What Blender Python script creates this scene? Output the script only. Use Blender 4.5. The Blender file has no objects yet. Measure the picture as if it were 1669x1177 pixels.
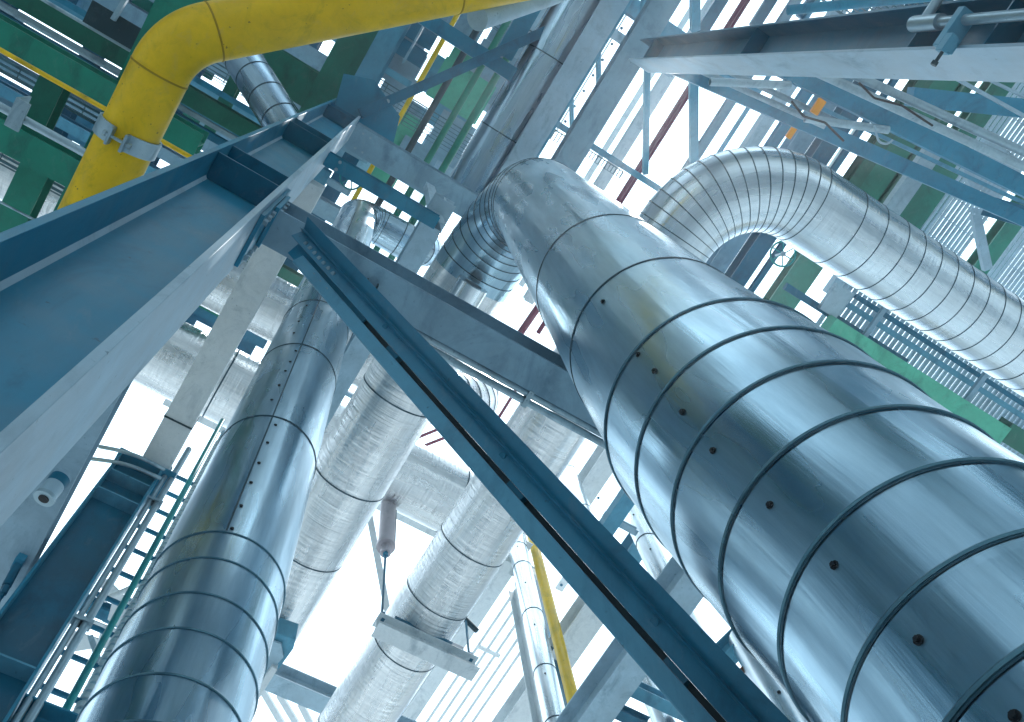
import bpy, math, random
from mathutils import Vector, Matrix
random.seed(7)
C = bpy.context.scene.collection
CAMZ = 1.6
# world axes (X, Y, Z) seen from the camera, found from the vanishing points of the steelwork
R = Matrix(((0.8482187413650497, -0.5199704225870331, -0.10077562419431181),
            (-0.4716573324028987, -0.8281162108445114, 0.3029239213517322),
            (-0.2409654074502653, -0.20941418521960542, -0.9476715525123335)))
F = 1500.0

def ray(x, y):
    v = R.transposed() @ Vector((x - 834.5, 588.5 - y, -F))
    return v / v.z
def W(x, y, Z):                       # point at height Z above the camera
    r = ray(x, y) * Z
    return Vector((r.x, r.y, Z))
def mpp(P):                           # metres per photo pixel at a point
    d = (R @ P)
    return -d.z / F

# ------------------------------------------------------------------ materials
def nodes(name):
    m = bpy.data.materials.new(name); m.use_nodes = True
    nt = m.node_tree; b = nt.nodes['Principled BSDF']
    return m, nt, b
def N(nt, t, **k):
    n = nt.nodes.new(t)
    for a, v in k.items():
        if a in n.inputs: n.inputs[a].default_value = v
        else: setattr(n, a, v)
    return n
def ramp(nt, fac, stops):
    r = nt.nodes.new('ShaderNodeValToRGB')
    e = r.color_ramp.elements
    while len(e) < len(stops): e.new(.5)
    for i, (p, c) in enumerate(stops):
        e[i].position = p; e[i].color = (*c, 1) if len(c) == 3 else c
    nt.links.new(fac, r.inputs[0]); return r
def mapping(nt, src, scale):
    m = nt.nodes.new('ShaderNodeMapping'); m.inputs['Scale'].default_value = scale
    nt.links.new(src, m.inputs[0]); return m.outputs[0]

def paint(name, col, rough=.45, var=.14, stain=(.02, .06, .08), stain_amt=.5, metallic=0.0, spec=.28, wear=None, bump=.12, scuff=1.0, grime=.75):
    m, nt, b = nodes(name); L = nt.links.new
    tc = nt.nodes.new('ShaderNodeTexCoord'); src = tc.outputs['Object']
    n1 = N(nt, 'ShaderNodeTexNoise', Scale=2.3, Detail=6.0, Roughness=.6); L(src, n1.inputs['Vector'])
    lo = tuple(c * (1 - var * 1.3) for c in col); hi = tuple(min(1, c * (1 + var)) for c in col)
    r1 = ramp(nt, n1.outputs[0], [(.3, lo), (.7, hi)])
    # streaky brushed wear
    st = N(nt, 'ShaderNodeTexNoise', Scale=1.0, Detail=8.0, Roughness=.7); L(mapping(nt, src, (14, 14, 2.2)), st.inputs['Vector'])
    r2 = ramp(nt, st.outputs[0], [(.44, (1, 1, 1)), (.74, (.78, .82, .84))])
    mx = N(nt, 'ShaderNodeMix', data_type='RGBA', blend_type='MULTIPLY'); mx.inputs[0].default_value = .6
    L(r1.outputs[0], mx.inputs[6]); L(r2.outputs[0], mx.inputs[7])
    # specks and chips
    sp = N(nt, 'ShaderNodeTexNoise', Scale=26.0, Detail=3.0, Roughness=.6); L(src, sp.inputs['Vector'])
    r3 = ramp(nt, sp.outputs[0], [(.68, (0, 0, 0)), (.74, (1, 1, 1))])
    fm = N(nt, 'ShaderNodeMath', operation='MULTIPLY'); L(r3.outputs[0], fm.inputs[0]); fm.inputs[1].default_value = stain_amt
    mx2 = N(nt, 'ShaderNodeMix', data_type='RGBA'); L(fm.outputs[0], mx2.inputs[0]); L(mx.outputs[2], mx2.inputs[6])
    mx2.inputs[7].default_value = (*stain, 1)
    # pale scuffs and long dark runs of grime
    sc1 = N(nt, 'ShaderNodeTexNoise', Scale=1.0, Detail=7.0, Roughness=.75, Distortion=.6); L(mapping(nt, src, (9, 5, 3)), sc1.inputs['Vector'])
    rs = ramp(nt, sc1.outputs[0], [(.56, (0, 0, 0)), (.68, (.55, .55, .55))])
    mx3 = N(nt, 'ShaderNodeMix', data_type='RGBA'); L(rs.outputs[0], mx3.inputs[0]); L(mx2.outputs[2], mx3.inputs[6])
    mx3.inputs[7].default_value = (*[min(.8, c * .75 + .06 * scuff) for c in col], 1) if scuff else (*col, 1)
    gr = N(nt, 'ShaderNodeTexNoise', Scale=1.0, Detail=6.0, Roughness=.7, Distortion=.8); L(mapping(nt, src, (3.2, 2.1, 1.2)), gr.inputs['Vector'])
    rg = ramp(nt, gr.outputs[0], [(.52, (0, 0, 0)), (.72, (grime, grime, grime))])
    mx4 = N(nt, 'ShaderNodeMix', data_type='RGBA', blend_type='MULTIPLY'); L(rg.outputs[0], mx4.inputs[0]); L(mx3.outputs[2], mx4.inputs[6]); mx4.inputs[7].default_value = (.42, .50, .55, 1)
    L(mx4.outputs[2], b.inputs['Base Color'])
    rr = ramp(nt, n1.outputs[0], [(.3, (rough - .1,) * 3), (.7, (rough + .12,) * 3)]); L(rr.outputs[0], b.inputs['Roughness'])
    b.inputs['Metallic'].default_value = metallic; b.inputs['Specular IOR Level'].default_value = spec
    bp = N(nt, 'ShaderNodeBump', Strength=bump, Distance=.004); L(st.outputs[0], bp.inputs['Height']); L(bp.outputs[0], b.inputs['Normal'])
    return m

def cladding(name, col=(.60, .70, .77), rough=.24, wrinkle=0.0, wave=.5, streak=1.0, dents=.3):
    m, nt, b = nodes(name); L = nt.links.new
    tc = nt.nodes.new('ShaderNodeTexCoord'); uv = tc.outputs['UV']
    big = N(nt, 'ShaderNodeTexNoise', Scale=1.0, Detail=5.0, Roughness=.6); L(mapping(nt, uv, (3.2, .7, 1)), big.inputs['Vector'])
    fine = N(nt, 'ShaderNodeTexNoise', Scale=1.0, Detail=9.0, Roughness=.72); L(mapping(nt, uv, (30, 2.4, 1)), fine.inputs['Vector'])
    r1 = ramp(nt, big.outputs[0], [(.3, tuple(c * .86 for c in col)), (.7, tuple(min(1, c * 1.12) for c in col))])
    r2 = ramp(nt, fine.outputs[0], [(.36, (1, 1, 1)), (.72, (.66, .72, .77))])
    mx = N(nt, 'ShaderNodeMix', data_type='RGBA', blend_type='MULTIPLY'); mx.inputs[0].default_value = .7 * streak
    L(r1.outputs[0], mx.inputs[6]); L(r2.outputs[0], mx.inputs[7])
    sp = N(nt, 'ShaderNodeTexNoise', Scale=34.0, Detail=4.0, Roughness=.65); L(mapping(nt, uv, (1, .8, 1)), sp.inputs['Vector'])
    r3 = ramp(nt, sp.outputs[0], [(.74, (1, 1, 1)), (.80, (.55, .62, .66))])
    mx2 = N(nt, 'ShaderNodeMix', data_type='RGBA', blend_type='MULTIPLY'); mx2.inputs[0].default_value = .0
    L(mx.outputs[2], mx2.inputs[6]); L(r3.outputs[0], mx2.inputs[7])
    L(mx2.outputs[2], b.inputs['Base Color'])
    b.inputs['Metallic'].default_value = 1.0
    sm = N(nt, 'ShaderNodeTexNoise', Scale=1.0, Detail=2.0, Roughness=.5); L(mapping(nt, uv, (7, 1.1, 1)), sm.inputs['Vector'])
    mr = N(nt, 'ShaderNodeMapRange'); L(sm.outputs[0], mr.inputs[0])
    mr.inputs[1].default_value = .3; mr.inputs[2].default_value = .75; mr.inputs[3].default_value = rough - .07; mr.inputs[4].default_value = rough + .16
    L(mr.outputs[0], b.inputs['Roughness'])
    # height: slow oil-canning plus lengthwise waves plus optional crumpled hoop wrinkles
    w1 = N(nt, 'ShaderNodeTexNoise', Scale=1.0, Detail=2.0, Roughness=.5); L(mapping(nt, uv, (5.5, .28, 1)), w1.inputs['Vector'])
    h = N(nt, 'ShaderNodeMath', operation='MULTIPLY'); L(w1.outputs[0], h.inputs[0]); h.inputs[1].default_value = wave
    w2 = N(nt, 'ShaderNodeTexNoise', Scale=1.0, Detail=1.0, Roughness=.5); L(mapping(nt, uv, (1.4, .9, 1)), w2.inputs['Vector'])
    h2 = N(nt, 'ShaderNodeMath', operation='MULTIPLY_ADD'); L(w2.outputs[0], h2.inputs[0]); h2.inputs[1].default_value = dents; L(h.outputs[0], h2.inputs[2])
    w4 = N(nt, 'ShaderNodeTexNoise', Scale=1.0, Detail=4.0, Roughness=.6); L(mapping(nt, uv, (15, .35, 1)), w4.inputs['Vector'])
    h4 = N(nt, 'ShaderNodeMath', operation='MULTIPLY_ADD'); L(w4.outputs[0], h4.inputs[0]); h4.inputs[1].default_value = wave * .16; L(h2.outputs[0], h4.inputs[2])
    h2 = h4; last = h2
    if wrinkle:
        w3 = N(nt, 'ShaderNodeTexNoise', Scale=1.0, Detail=5.0, Roughness=.62, Distortion=.4); L(mapping(nt, uv, (1.1, 24, 1)), w3.inputs['Vector'])
        mk = N(nt, 'ShaderNodeTexNoise', Scale=1.0, Detail=2.0); L(mapping(nt, uv, (2.4, .35, 1)), mk.inputs['Vector'])
        mkr = ramp(nt, mk.outputs[0], [(.35, (.3,) * 3), (.62, (1, 1, 1))])
        pr = N(nt, 'ShaderNodeMath', operation='MULTIPLY'); L(w3.outputs[0], pr.inputs[0]); L(mkr.outputs[0], pr.inputs[1])
        h3 = N(nt, 'ShaderNodeMath', operation='MULTIPLY_ADD'); L(pr.outputs[0], h3.inputs[0]); h3.inputs[1].default_value = wrinkle; L(h2.outputs[0], h3.inputs[2])
        last = h3
    bp = N(nt, 'ShaderNodeBump', Strength=1.0, Distance=.03); L(last.outputs[0], bp.inputs['Height'])
    bf = N(nt, 'ShaderNodeBump', Strength=.05, Distance=.004); L(fine.outputs[0], bf.inputs['Height']); L(bp.outputs[0], bf.inputs['Normal'])
    L(bf.outputs[0], b.inputs['Normal'])
    return m

M = {}
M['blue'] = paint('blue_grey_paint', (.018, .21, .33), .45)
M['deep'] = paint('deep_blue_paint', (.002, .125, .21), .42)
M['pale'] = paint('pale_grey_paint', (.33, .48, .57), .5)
M['white'] = paint('off_white_paint', (.66, .72, .74), .55, var=.06)
M['mid'] = paint('mid_blue_grey_paint', (.085, .30, .42), .48)
M['galv'] = paint('galvanised_steel', (.30, .42, .48), .38, metallic=.6)
M['green'] = paint('green_paint', (.006, .19, .13), .45)
M['pgreen'] = paint('pale_green_paint', (.07, .40, .27), .45)
M['dgreen'] = paint('dark_green_paint', (.006, .12, .08), .45)
M['teal'] = paint('teal_paint', (.0, .30, .30), .4)
M['dark'] = paint('dark_steel', (.012, .045, .06), .5)
M['yellow'] = paint('yellow_paint', (.72, .46, .002), .42, var=.14, stain=(.05, .04, .01), stain_amt=.9, bump=.3)
M['ydark'] = paint('yellow_weld', (.34, .21, .002), .6)
M['mauve'] = paint('dull_pinkish_zinc', (.45, .41, .44), .4, metallic=.5)
M['grey'] = paint('light_blue_grey_paint', (.20, .34, .43), .48)
M['brace'] = paint('brace_paint', (.022, .17, .27), .42)
M['brace2'] = paint('brace_paint_paler', (.09, .29, .41), .45)  # paler tone of the brace colour for the narrow angle bar
M['maroon'] = paint('maroon_paint', (.20, .03, .07), .45)
M['orange'] = paint('orange_paint', (.85, .30, .0), .4)
M['grate'] = paint('grating_steel', (.06, .16, .20), .5)
M['rust'] = paint('rusty_steel', (.13, .07, .045), .8)
M['concrete'] = paint('pale_concrete', (.38, .41, .42), .85, var=.1)
M['clad_big'] = cladding('polished_cladding', (.38, .56, .66), .26, wave=.42, dents=.10)
M['clad'] = cladding('aluminium_cladding', (.37, .52, .61), .26, wave=.36, dents=.10)
M['clad_wr'] = cladding('crumpled_cladding', (.82, .84, .84), .27, wrinkle=1.2, wave=.2, dents=.2)
M['clad_arch'] = cladding('brushed_cladding', (.58, .68, .73), .25, wrinkle=.3, wave=.18, dents=.15)
M['clad_sm'] = cladding('smooth_cladding', (.68, .76, .80), .26, wave=.2, dents=.15)
M['seam'] = paint('dark_seam', (.02, .07, .10), .5)
M['band'] = paint('band_steel', (.10, .22, .28), .35, metallic=.7)
M['blk'] = paint('black_rubber', (.006, .010, .014), .5)

# ------------------------------------------------------------------ mesh helpers
class MB:
    def __init__(s): s.v = []; s.f = []; s.m = []; s.uv = []; s.sm = []
    def add(s, vs, fs, mi=0, smooth=False, uvs=None):
        o = len(s.v); s.v += [Vector(p) for p in vs]
        for i, f in enumerate(fs):
            s.f.append([a + o for a in f]); s.m.append(mi if isinstance(mi, int) else mi[i]); s.sm.append(smooth)
            s.uv.append(uvs[i] if uvs else [(0, 0)] * len(f))
        return s
    def build(s, name, mats, origin, bevel=0, sharp=35):
        me = bpy.data.meshes.new(name)
        me.from_pydata([tuple(p - origin) for p in s.v], [], s.f)
        for k in (mats if isinstance(mats, (list, tuple)) else [mats]): me.materials.append(M[k])
        me.polygons.foreach_set('material_index', s.m)
        me.polygons.foreach_set('use_smooth', [True if (x or bevel) else False for x in s.sm])
        if any(u[0] != (0, 0) or len(set(u)) > 1 for u in s.uv[:40]):
            l = me.uv_layers.new(name='UVMap'); k = 0
            for u in s.uv:
                for q in u: l.data[k].uv = q; k += 1
        me.validate(); me.update()
        if any(s.sm) or bevel: me.set_sharp_from_angle(angle=math.radians(sharp))
        o = bpy.data.objects.new(name, me); C.objects.link(o)
        if bevel:
            b = o.modifiers.new('bevel', 'BEVEL'); b.width = bevel; b.segments = 2; b.limit_method = 'ANGLE'; b.harden_normals = False
        return o

UP = Vector((0, 0, 1))
def frame(P0, P1, up=UP):
    d = (P1 - P0).normalized()
    if abs(d.dot(up)) > .98: up = Vector((0, 1, 0)) if abs(d.y) < .9 else Vector((1, 0, 0))
    s = d.cross(up).normalized(); u = s.cross(d).normalized()
    return d, s, u
def extrude(mb, prof, P0, P1, up=UP, mi=0, smooth=False, off=(0, 0)):
    P0 = Vector(P0); P1 = Vector(P1); d, s, u = frame(P0, P1, up); n = len(prof)
    a = [P0 + s * (x + off[0]) + u * (y + off[1]) for x, y in prof]; b = [P1 + s * (x + off[0]) + u * (y + off[1]) for x, y in prof]
    fs = [[i, (i + 1) % n, n + (i + 1) % n, n + i] for i in range(n)]
    mb.add(a + b, fs, mi, smooth); mb.add(a, [list(range(n))[::-1]], mi); mb.add(b, [list(range(n))], mi)
    return mb
def pI(w, h, t=.014):
    w /= 2; h /= 2; q = t * .6
    return [(-w, -h), (w, -h), (w, -h + t), (q, -h + t), (q, h - t), (w, h - t), (w, h), (-w, h), (-w, h - t), (-q, h - t), (-q, -h + t), (-w, -h + t)]
def pC(w, h, t=.012):      # web on -x side
    w /= 2; h /= 2
    return [(-w, -h), (w, -h), (w, -h + t), (-w + t, -h + t), (-w + t, h - t), (w, h - t), (w, h), (-w, h)]
def pL(w, h, t=.01):
    return [(0, 0), (w, 0), (w, t), (t, t), (t, h), (0, h)]
def pR(w, h): w /= 2; h /= 2; return [(-w, -h), (w, -h), (w, h), (-w, h)]
def pO(r, n=16): return [(r * math.cos(2 * math.pi * i / n), r * math.sin(2 * math.pi * i / n)) for i in range(n)]
def box(mb, lo, hi, mi=0):
    x0, y0, z0 = lo; x1, y1, z1 = hi
    v = [(x0, y0, z0), (x1, y0, z0), (x1, y1, z0), (x0, y1, z0), (x0, y0, z1), (x1, y0, z1), (x1, y1, z1), (x0, y1, z1)]
    return mb.add(v, [[0, 3, 2, 1], [4, 5, 6, 7], [0, 1, 5, 4], [1, 2, 6, 5], [2, 3, 7, 6], [3, 0, 4, 7]], mi)

def fillet(pts, rads, seg=10):
    pts = [Vector(p) for p in pts]; out = [pts[0]]; cs = []
    for i in range(1, len(pts) - 1):
        r = rads[i - 1] if isinstance(rads, (list, tuple)) else rads
        a = (pts[i - 1] - pts[i]).normalized(); b = (pts[i + 1] - pts[i]).normalized()
        ang = a.angle(b); t = r / math.tan(ang / 2)
        A = pts[i] + a * t; c = pts[i] + (a + b).normalized() * (r / math.sin(ang / 2))
        va = A - c; vb = pts[i] + b * t - c; tot = va.angle(vb); ax = va.cross(vb).normalized()
        for k in range(seg + 1): out.append(c + Matrix.Rotation(tot * k / seg, 3, ax) @ va)
    out.append(pts[-1]); return out

def tube(path, r, n=48, seams=(), sw=.012, sh=.004, caps=True, rfun=None, mb=None, inner=None, extra=()):
    """sweep a round section; seams = arc lengths carrying a raised dark bead (material 1)"""
    mb = mb or MB(); path = [Vector(p) for p in path]
    S = [0]
    for i in range(1, len(path)): S.append(S[-1] + (path[i] - path[i - 1]).length)
    T = []
    for i in range(len(path)):
        if i == 0: t = path[1] - path[0]
        elif i == len(path) - 1: t = path[-1] - path[-2]
        else: t = (path[i] - path[i - 1]).normalized() + (path[i + 1] - path[i]).normalized()
        T.append(t.normalized())
    up = UP if abs(T[0].z) < .9 else Vector((1, 0, 0))
    U = [(up - T[0] * up.dot(T[0])).normalized()]
    for i in range(1, len(path)):
        u = U[-1]; u = (u - T[i] * u.dot(T[i])).normalized(); U.append(u)
    def at(s):
        s = max(0, min(S[-1], s)); i = 0
        while i < len(S) - 2 and S[i + 1] < s: i += 1
        k = (s - S[i]) / max(1e-9, S[i + 1] - S[i])
        p = path[i].lerp(path[i + 1], k); t = T[i].lerp(T[i + 1], k).normalized(); u = U[i].lerp(U[i + 1], k)
        return p, t, (u - t * u.dot(t)).normalized()
    st = [(s, 0, 0) for s in S] + [(s, 0, 0) for s in extra]
    for q in seams:
        if q - sw <= 0 or q + sw >= S[-1]: continue
        st = [a for a in st if abs(a[0] - q) > sw or a[0] in (0, S[-1])]
        st += [(q - sw / 2 - .001, 0, 0), (q - sw / 2, sh, 1), (q + sw / 2, sh, 1), (q + sw / 2 + .001, 0, 1)]
    st.sort(key=lambda a: a[0])
    vs = []; fs = []; mi = []; uvs = []
    for k, (s, dh, b) in enumerate(st):
        p, t, u = at(s); w = t.cross(u); rr = (rfun(s) if rfun else r) + dh
        for j in range(n):
            a = 2 * math.pi * j / n; vs.append(p + (u * math.cos(a) + w * math.sin(a)) * rr)
    for k in range(len(st) - 1):
        seam = 1 if st[k + 1][2] and st[k + 1][0] - st[k][0] < sw * 1.2 else 0
        for j in range(n):
            j2 = (j + 1) % n
            fs.append([k * n + j, k * n + j2, (k + 1) * n + j2, (k + 1) * n + j]); mi.append(seam)
            a0 = 2 * math.pi * j / n * r; a1 = 2 * math.pi * (j + 1) / n * r
            uvs.append([(a0, st[k][0]), (a1, st[k][0]), (a1, st[k + 1][0]), (a0, st[k + 1][0])])
    mb.add(vs, fs, mi, True, uvs)
    if caps and not inner:
        mb.add(vs[:n], [list(range(n))[::-1]], 0); mb.add(vs[-n:], [list(range(n))], 0)
    if inner:      # open ended pipe: annulus and a dark bore
        for e, s in ((0, 0), (1, S[-1])):
            p, t, u = at(s); w = t.cross(u)
            ring = [p + (u * math.cos(2 * math.pi * j / n) + w * math.sin(2 * math.pi * j / n)) * inner for j in range(n)]
            dp = t * (.25 if e == 0 else -.25)
            back = [q + dp for q in ring]; o = vs[-n:] if e else vs[:n]
            mb.add(o + ring, [[j, (j + 1) % n, n + (j + 1) % n, n + j] for j in range(n)], 0)
            mb.add(ring + back, [[j, (j + 1) % n, n + (j + 1) % n, n + j] for j in range(n)], 0)
            mb.add(back, [list(range(n))], 0)
    return mb

# ------------------------------------------------------------------ scene bookkeeping
def sh(P): return Vector(P) + Vector((0, 0, CAMZ))
def thing(name, label, cat, parts, loc, group=None):
    """parts: list of (part_name, MB, mats, bevel, [sub parts], label)"""
    loc = Vector(loc)
    def finish(o, par, first_loc=None):
        if par is not None: o.parent = par
        else: o.location = loc + Vector((0, 0, CAMZ))
    if len(parts) == 1 and (len(parts[0]) < 5 or not parts[0][4]):
        p = parts[0]; root = p[1].build(name, p[2], loc, p[3] if len(p) > 3 else 0); finish(root, None)
    else:
        root = bpy.data.objects.new(name, None); C.objects.link(root); root.empty_display_size = .3; finish(root, None)
        for p in parts:
            o = p[1].build(p[0], p[2], loc, p[3] if len(p) > 3 else 0); finish(o, root)
            if len(p) > 5 and p[5]: o['label'] = p[5]
            if len(p) > 4:
                for q in p[4]:
                    c = q[1].build(q[0], q[2], loc, q[3] if len(q) > 3 else 0); finish(c, o)
    root['label'] = label; root['category'] = cat
    if group: root['group'] = group
    return root

def mid(p, q, ax, Z):
    A = W(*p, Z); B = W(*q, Z)
    if ax == 'x': y = (A.y + B.y) / 2; A.y = B.y = y
    if ax == 'y': x = (A.x + B.x) / 2; A.x = B.x = x
    return A, B
def member(name, label, cat, p, q, Z, wpx, ax=None, kind='I', h=None, mat='blue', group=None, ext=(0, 0), bevel=0, Z2=None, up=UP, bolts=0, t=None, extra=None, w=None):
    """steel member whose underside runs from photo point p to q at height Z, wpx pixels wide there"""
    A, B = mid(p, q, ax, Z)
    if Z2 is not None: B = W(*q, Z2)
    if w is None: w = wpx * mpp((A + B) / 2)
    d = (B - A).normalized(); A = A - d * ext[0]; B = B + d * ext[1]
    mb = MB()
    if kind == 'O':
        tube([A, B], w / 2, 20, mb=mb, seams=[]); parts = [(name + '_tube', mb, mat)]
    elif kind == 'OO':
        tube([A, B], w / 2, 24, mb=mb, inner=w / 2 * .78); parts = [(name + '_tube', mb, mat)]
    else:
        h = h or w * 1.1
        prof = {'I': lambda: pI(w, h, t or max(.012, w * .06)), 'C': lambda: pC(w, h, t or max(.01, w * .06)), 'R': lambda: pR(w, h), 'L': lambda: [(x - w / 2, y - h / 2) for x, y in pL(w, h, t or .012)]}[kind]()
        extrude(mb, prof, A, B, up, off=(0, h / 2)); parts = [('profile', mb, mat, bevel)]
    if bolts:
        dd, s, u = frame(A, B, up)
        ep = MB(); e = B
        for i in range(bolts):
            for sx in (-.3, .3):
                c = A + dd * (.12 + .1 * i) + s * w * sx
                b = MB(); extrude(b, pO(.016, 6), c, c - u * .014, up); parts.append(('bolt', b, 'galv'))
    if extra: parts += extra(A, B)
    return thing(name, label, cat, parts, A, group)

# ------------------------------------------------------------------ camera, sky, sun, ground
cam = bpy.data.cameras.new('camera'); co = bpy.data.objects.new('camera', cam); C.objects.link(co)
cam.sensor_width = 36; cam.lens = F / 1669 * 36; cam.clip_start = .05; cam.clip_end = 3000
co.matrix_world = Matrix.Translation((0, 0, CAMZ)) @ R.transposed().to_4x4()
bpy.context.scene.camera = co

sundir = ray(1075, 205).normalized()
el = math.asin(sundir.z); azs = math.atan2(sundir.x, sundir.y)
w = bpy.data.worlds.new('World'); bpy.context.scene.world = w; w.use_nodes = True
nt = w.node_tree; bg = nt.nodes['Background']; L = nt.links.new
sky = nt.nodes.new('ShaderNodeTexSky'); sky.sky_type = 'NISHITA'; sky.sun_disc = False
sky.sun_elevation = el; sky.sun_rotation = azs; sky.air_density = 1.6; sky.dust_density = 2.0; sky.ozone_density = 3.0
tc = nt.nodes.new('ShaderNodeTexCoord'); sep = nt.nodes.new('ShaderNodeSeparateXYZ'); L(tc.outputs['Generated'], sep.inputs[0])
cl = N(nt, 'ShaderNodeTexNoise', Scale=2.2, Detail=6.0, Roughness=.6); L(tc.outputs['Generated'], cl.inputs['Vector'])
ad = N(nt, 'ShaderNodeMath', operation='MULTIPLY_ADD'); L(cl.outputs[0], ad.inputs[0]); ad.inputs[1].default_value = .25; L(sep.outputs[2], ad.inputs[2])
cr = ramp(nt, ad.outputs[0], [(.42, (0, 0, 0)), (.80, (1, 1, 1))])
mx = N(nt, 'ShaderNodeMix', data_type='RGBA'); L(cr.outputs[0], mx.inputs[0]); L(sky.outputs[0], mx.inputs[6])
mx.inputs[7].default_value = (15.5, 19.0, 21.5, 1)
L(mx.outputs[2], bg.inputs[0]); bg.inputs[1].default_value = .11
sl = bpy.data.lights.new('sun', 'SUN'); sl.energy = 3.6; sl.angle = math.radians(.6); sl.color = (1, .985, .965)
so = bpy.data.objects.new('sun', sl); C.objects.link(so); so.rotation_euler = (-sundir).to_track_quat('-Z', 'Y').to_euler()
so.location = (0, 0, 30)
sc = bpy.context.scene
sc.view_settings.view_transform = 'Standard'; sc.view_settings.look = 'None'; sc.view_settings.exposure = 0.26; sc.view_settings.gamma = 1

g = MB(); s_ = 1500
g.add([(-s_, -s_, -CAMZ), (s_, -s_, -CAMZ), (s_, s_, -CAMZ), (-s_, s_, -CAMZ)], [[0, 1, 2, 3]])
go = g.build('ground', 'concrete', Vector((0, 0, 0))); go.location = (0, 0, CAMZ); go['kind'] = 'structure'

exec_parts = []
# ================================================================== 1. near column
def column_A():
    x0, x1, y0, y1 = -.69, -.28, .89, 1.25; zt = 13.2; parts = []
    loc = Vector((-.48, 1.07, -CAMZ))
    w_ = MB(); box(w_, (x0 + .028, 1.06, -CAMZ), (x1 - .028, 1.08, zt)); parts.append(('web', w_, 'blue'))
    for xa, xb in ((x0, x0 + .028), (x1 - .028, x1)):
        f = MB(); box(f, (xa, y0, -CAMZ), (xb, y1, zt)); parts.append(('flange', f, 'pale' if xa > -.5 else 'blue', .002))  # lit flange painted paler, shaded one bluer: light put into the colour
    wl = MB()
    for xx in (x0 + .028, x1 - .028):
        s = 1 if xx < -.5 else -1
        wl.add([(xx, 1.06, -CAMZ), (xx + s * .014, 1.06, -CAMZ), (xx, 1.042, -CAMZ), (xx, 1.06, zt), (xx + s * .014, 1.06, zt), (xx, 1.042, zt)], [[1, 4, 5, 2], [0, 1, 2], [3, 5, 4]])
    parts.append(('weld', wl, 'pale'))
    for z in (.6, 5.06, 5.46, 8.0, 8.42, 11.6, 12.05):
        p = MB(); box(p, (x0 + .03, y0 + .012, z), (x1 - .03, 1.058, z + .016)); parts.append(('stiffener_plate', p, 'deep', .002))
    # bolted splice plate on the outer flange beside the beam joint
    p = MB(); box(p, (x1 + .001, .93, 4.35), (x1 + .022, 1.21, 5.30))
    bs = []
    for i in range(7):
        for y in (.97, 1.17):
            b = MB(); extrude(b, pO(.017, 6), (x1 + .022, y, 4.42 + i * .125), (x1 + .042, y, 4.42 + i * .125)); bs.append(('bolt', b, 'galv'))
    parts.append(('end_plate', p, 'blue', .002, bs))
    p = MB(); box(p, (x0 - .1, y0 - .05, -CAMZ), (x1 + .1, y1 + .05, -CAMZ + .03)); parts.append(('base_plate', p, 'blue', .003))
    thing('steel_column', 'huge grey-blue I-section steel column with stiffener plates, filling the left edge', 'column', parts, loc)
column_A()

# gusset plate and lattice at the head of the near column
def gusset():
    mb = MB(); A = [W(560, 120, 12.4), W(610, 130, 12.4), W(652, 190, 12.4), W(640, 238, 12.4), W(590, 215, 12.4), W(545, 175, 12.4)]
    n = len(A); B = [a + Vector((0, 0, .02)) for a in A]
    mb.add(A + B, [list(range(n))[::-1], list(range(n, 2 * n))] + [[i, (i + 1) % n, n + (i + 1) % n, n + i] for i in range(n)])
    parts = [('plate', mb, 'blue', .002)]
    for q in ((606, 182), (615, 178), (624, 174), (632, 165)):
        b = MB(); c = W(*q, 12.4); extrude(b, pO(.03, 6), c, c - Vector((0, 0, .03))); parts.append(('bolt', b, 'galv'))
    thing('gusset_plate', 'dark many-sided gusset plate with bolts above the head of the near column', 'gusset plate', parts, A[0])
gusset()

# ================================================================== 2. big riser and its horizontal run
BC = Vector((1.62, .47, 0)); BR = .44
def on_axis_z(px, py, C0, r):      # height at which the ray meets a vertical cylinder
    d = ray(px, py); a = d.x ** 2 + d.y ** 2; b = -2 * (d.x * C0.x + d.y * C0.y); c = C0.x ** 2 + C0.y ** 2 - r * r
    disc = b * b - 4 * a * c
    if disc < 0: return (math.hypot(C0.x, C0.y)) / math.sqrt(a), None
    t = (-b - math.sqrt(disc)) / (2 * a); return t, d * t
def cen(z):
    K = ((-1.6, 13.3), (1.65, 14.0), (2.1, 15.0), (3.15, 16.7), (4.2, 17.0), (6, 16.6), (8, 16.18), (12, 16.18))
    for a, b in zip(K, K[1:]):
        if a[0] <= z <= b[0]:
            t = (z - a[0]) / (b[0] - a[0]); g_ = math.radians(a[1] + (b[1] - a[1]) * t); return Vector((1.687 * math.cos(g_), 1.687 * math.sin(g_), z))
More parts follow.
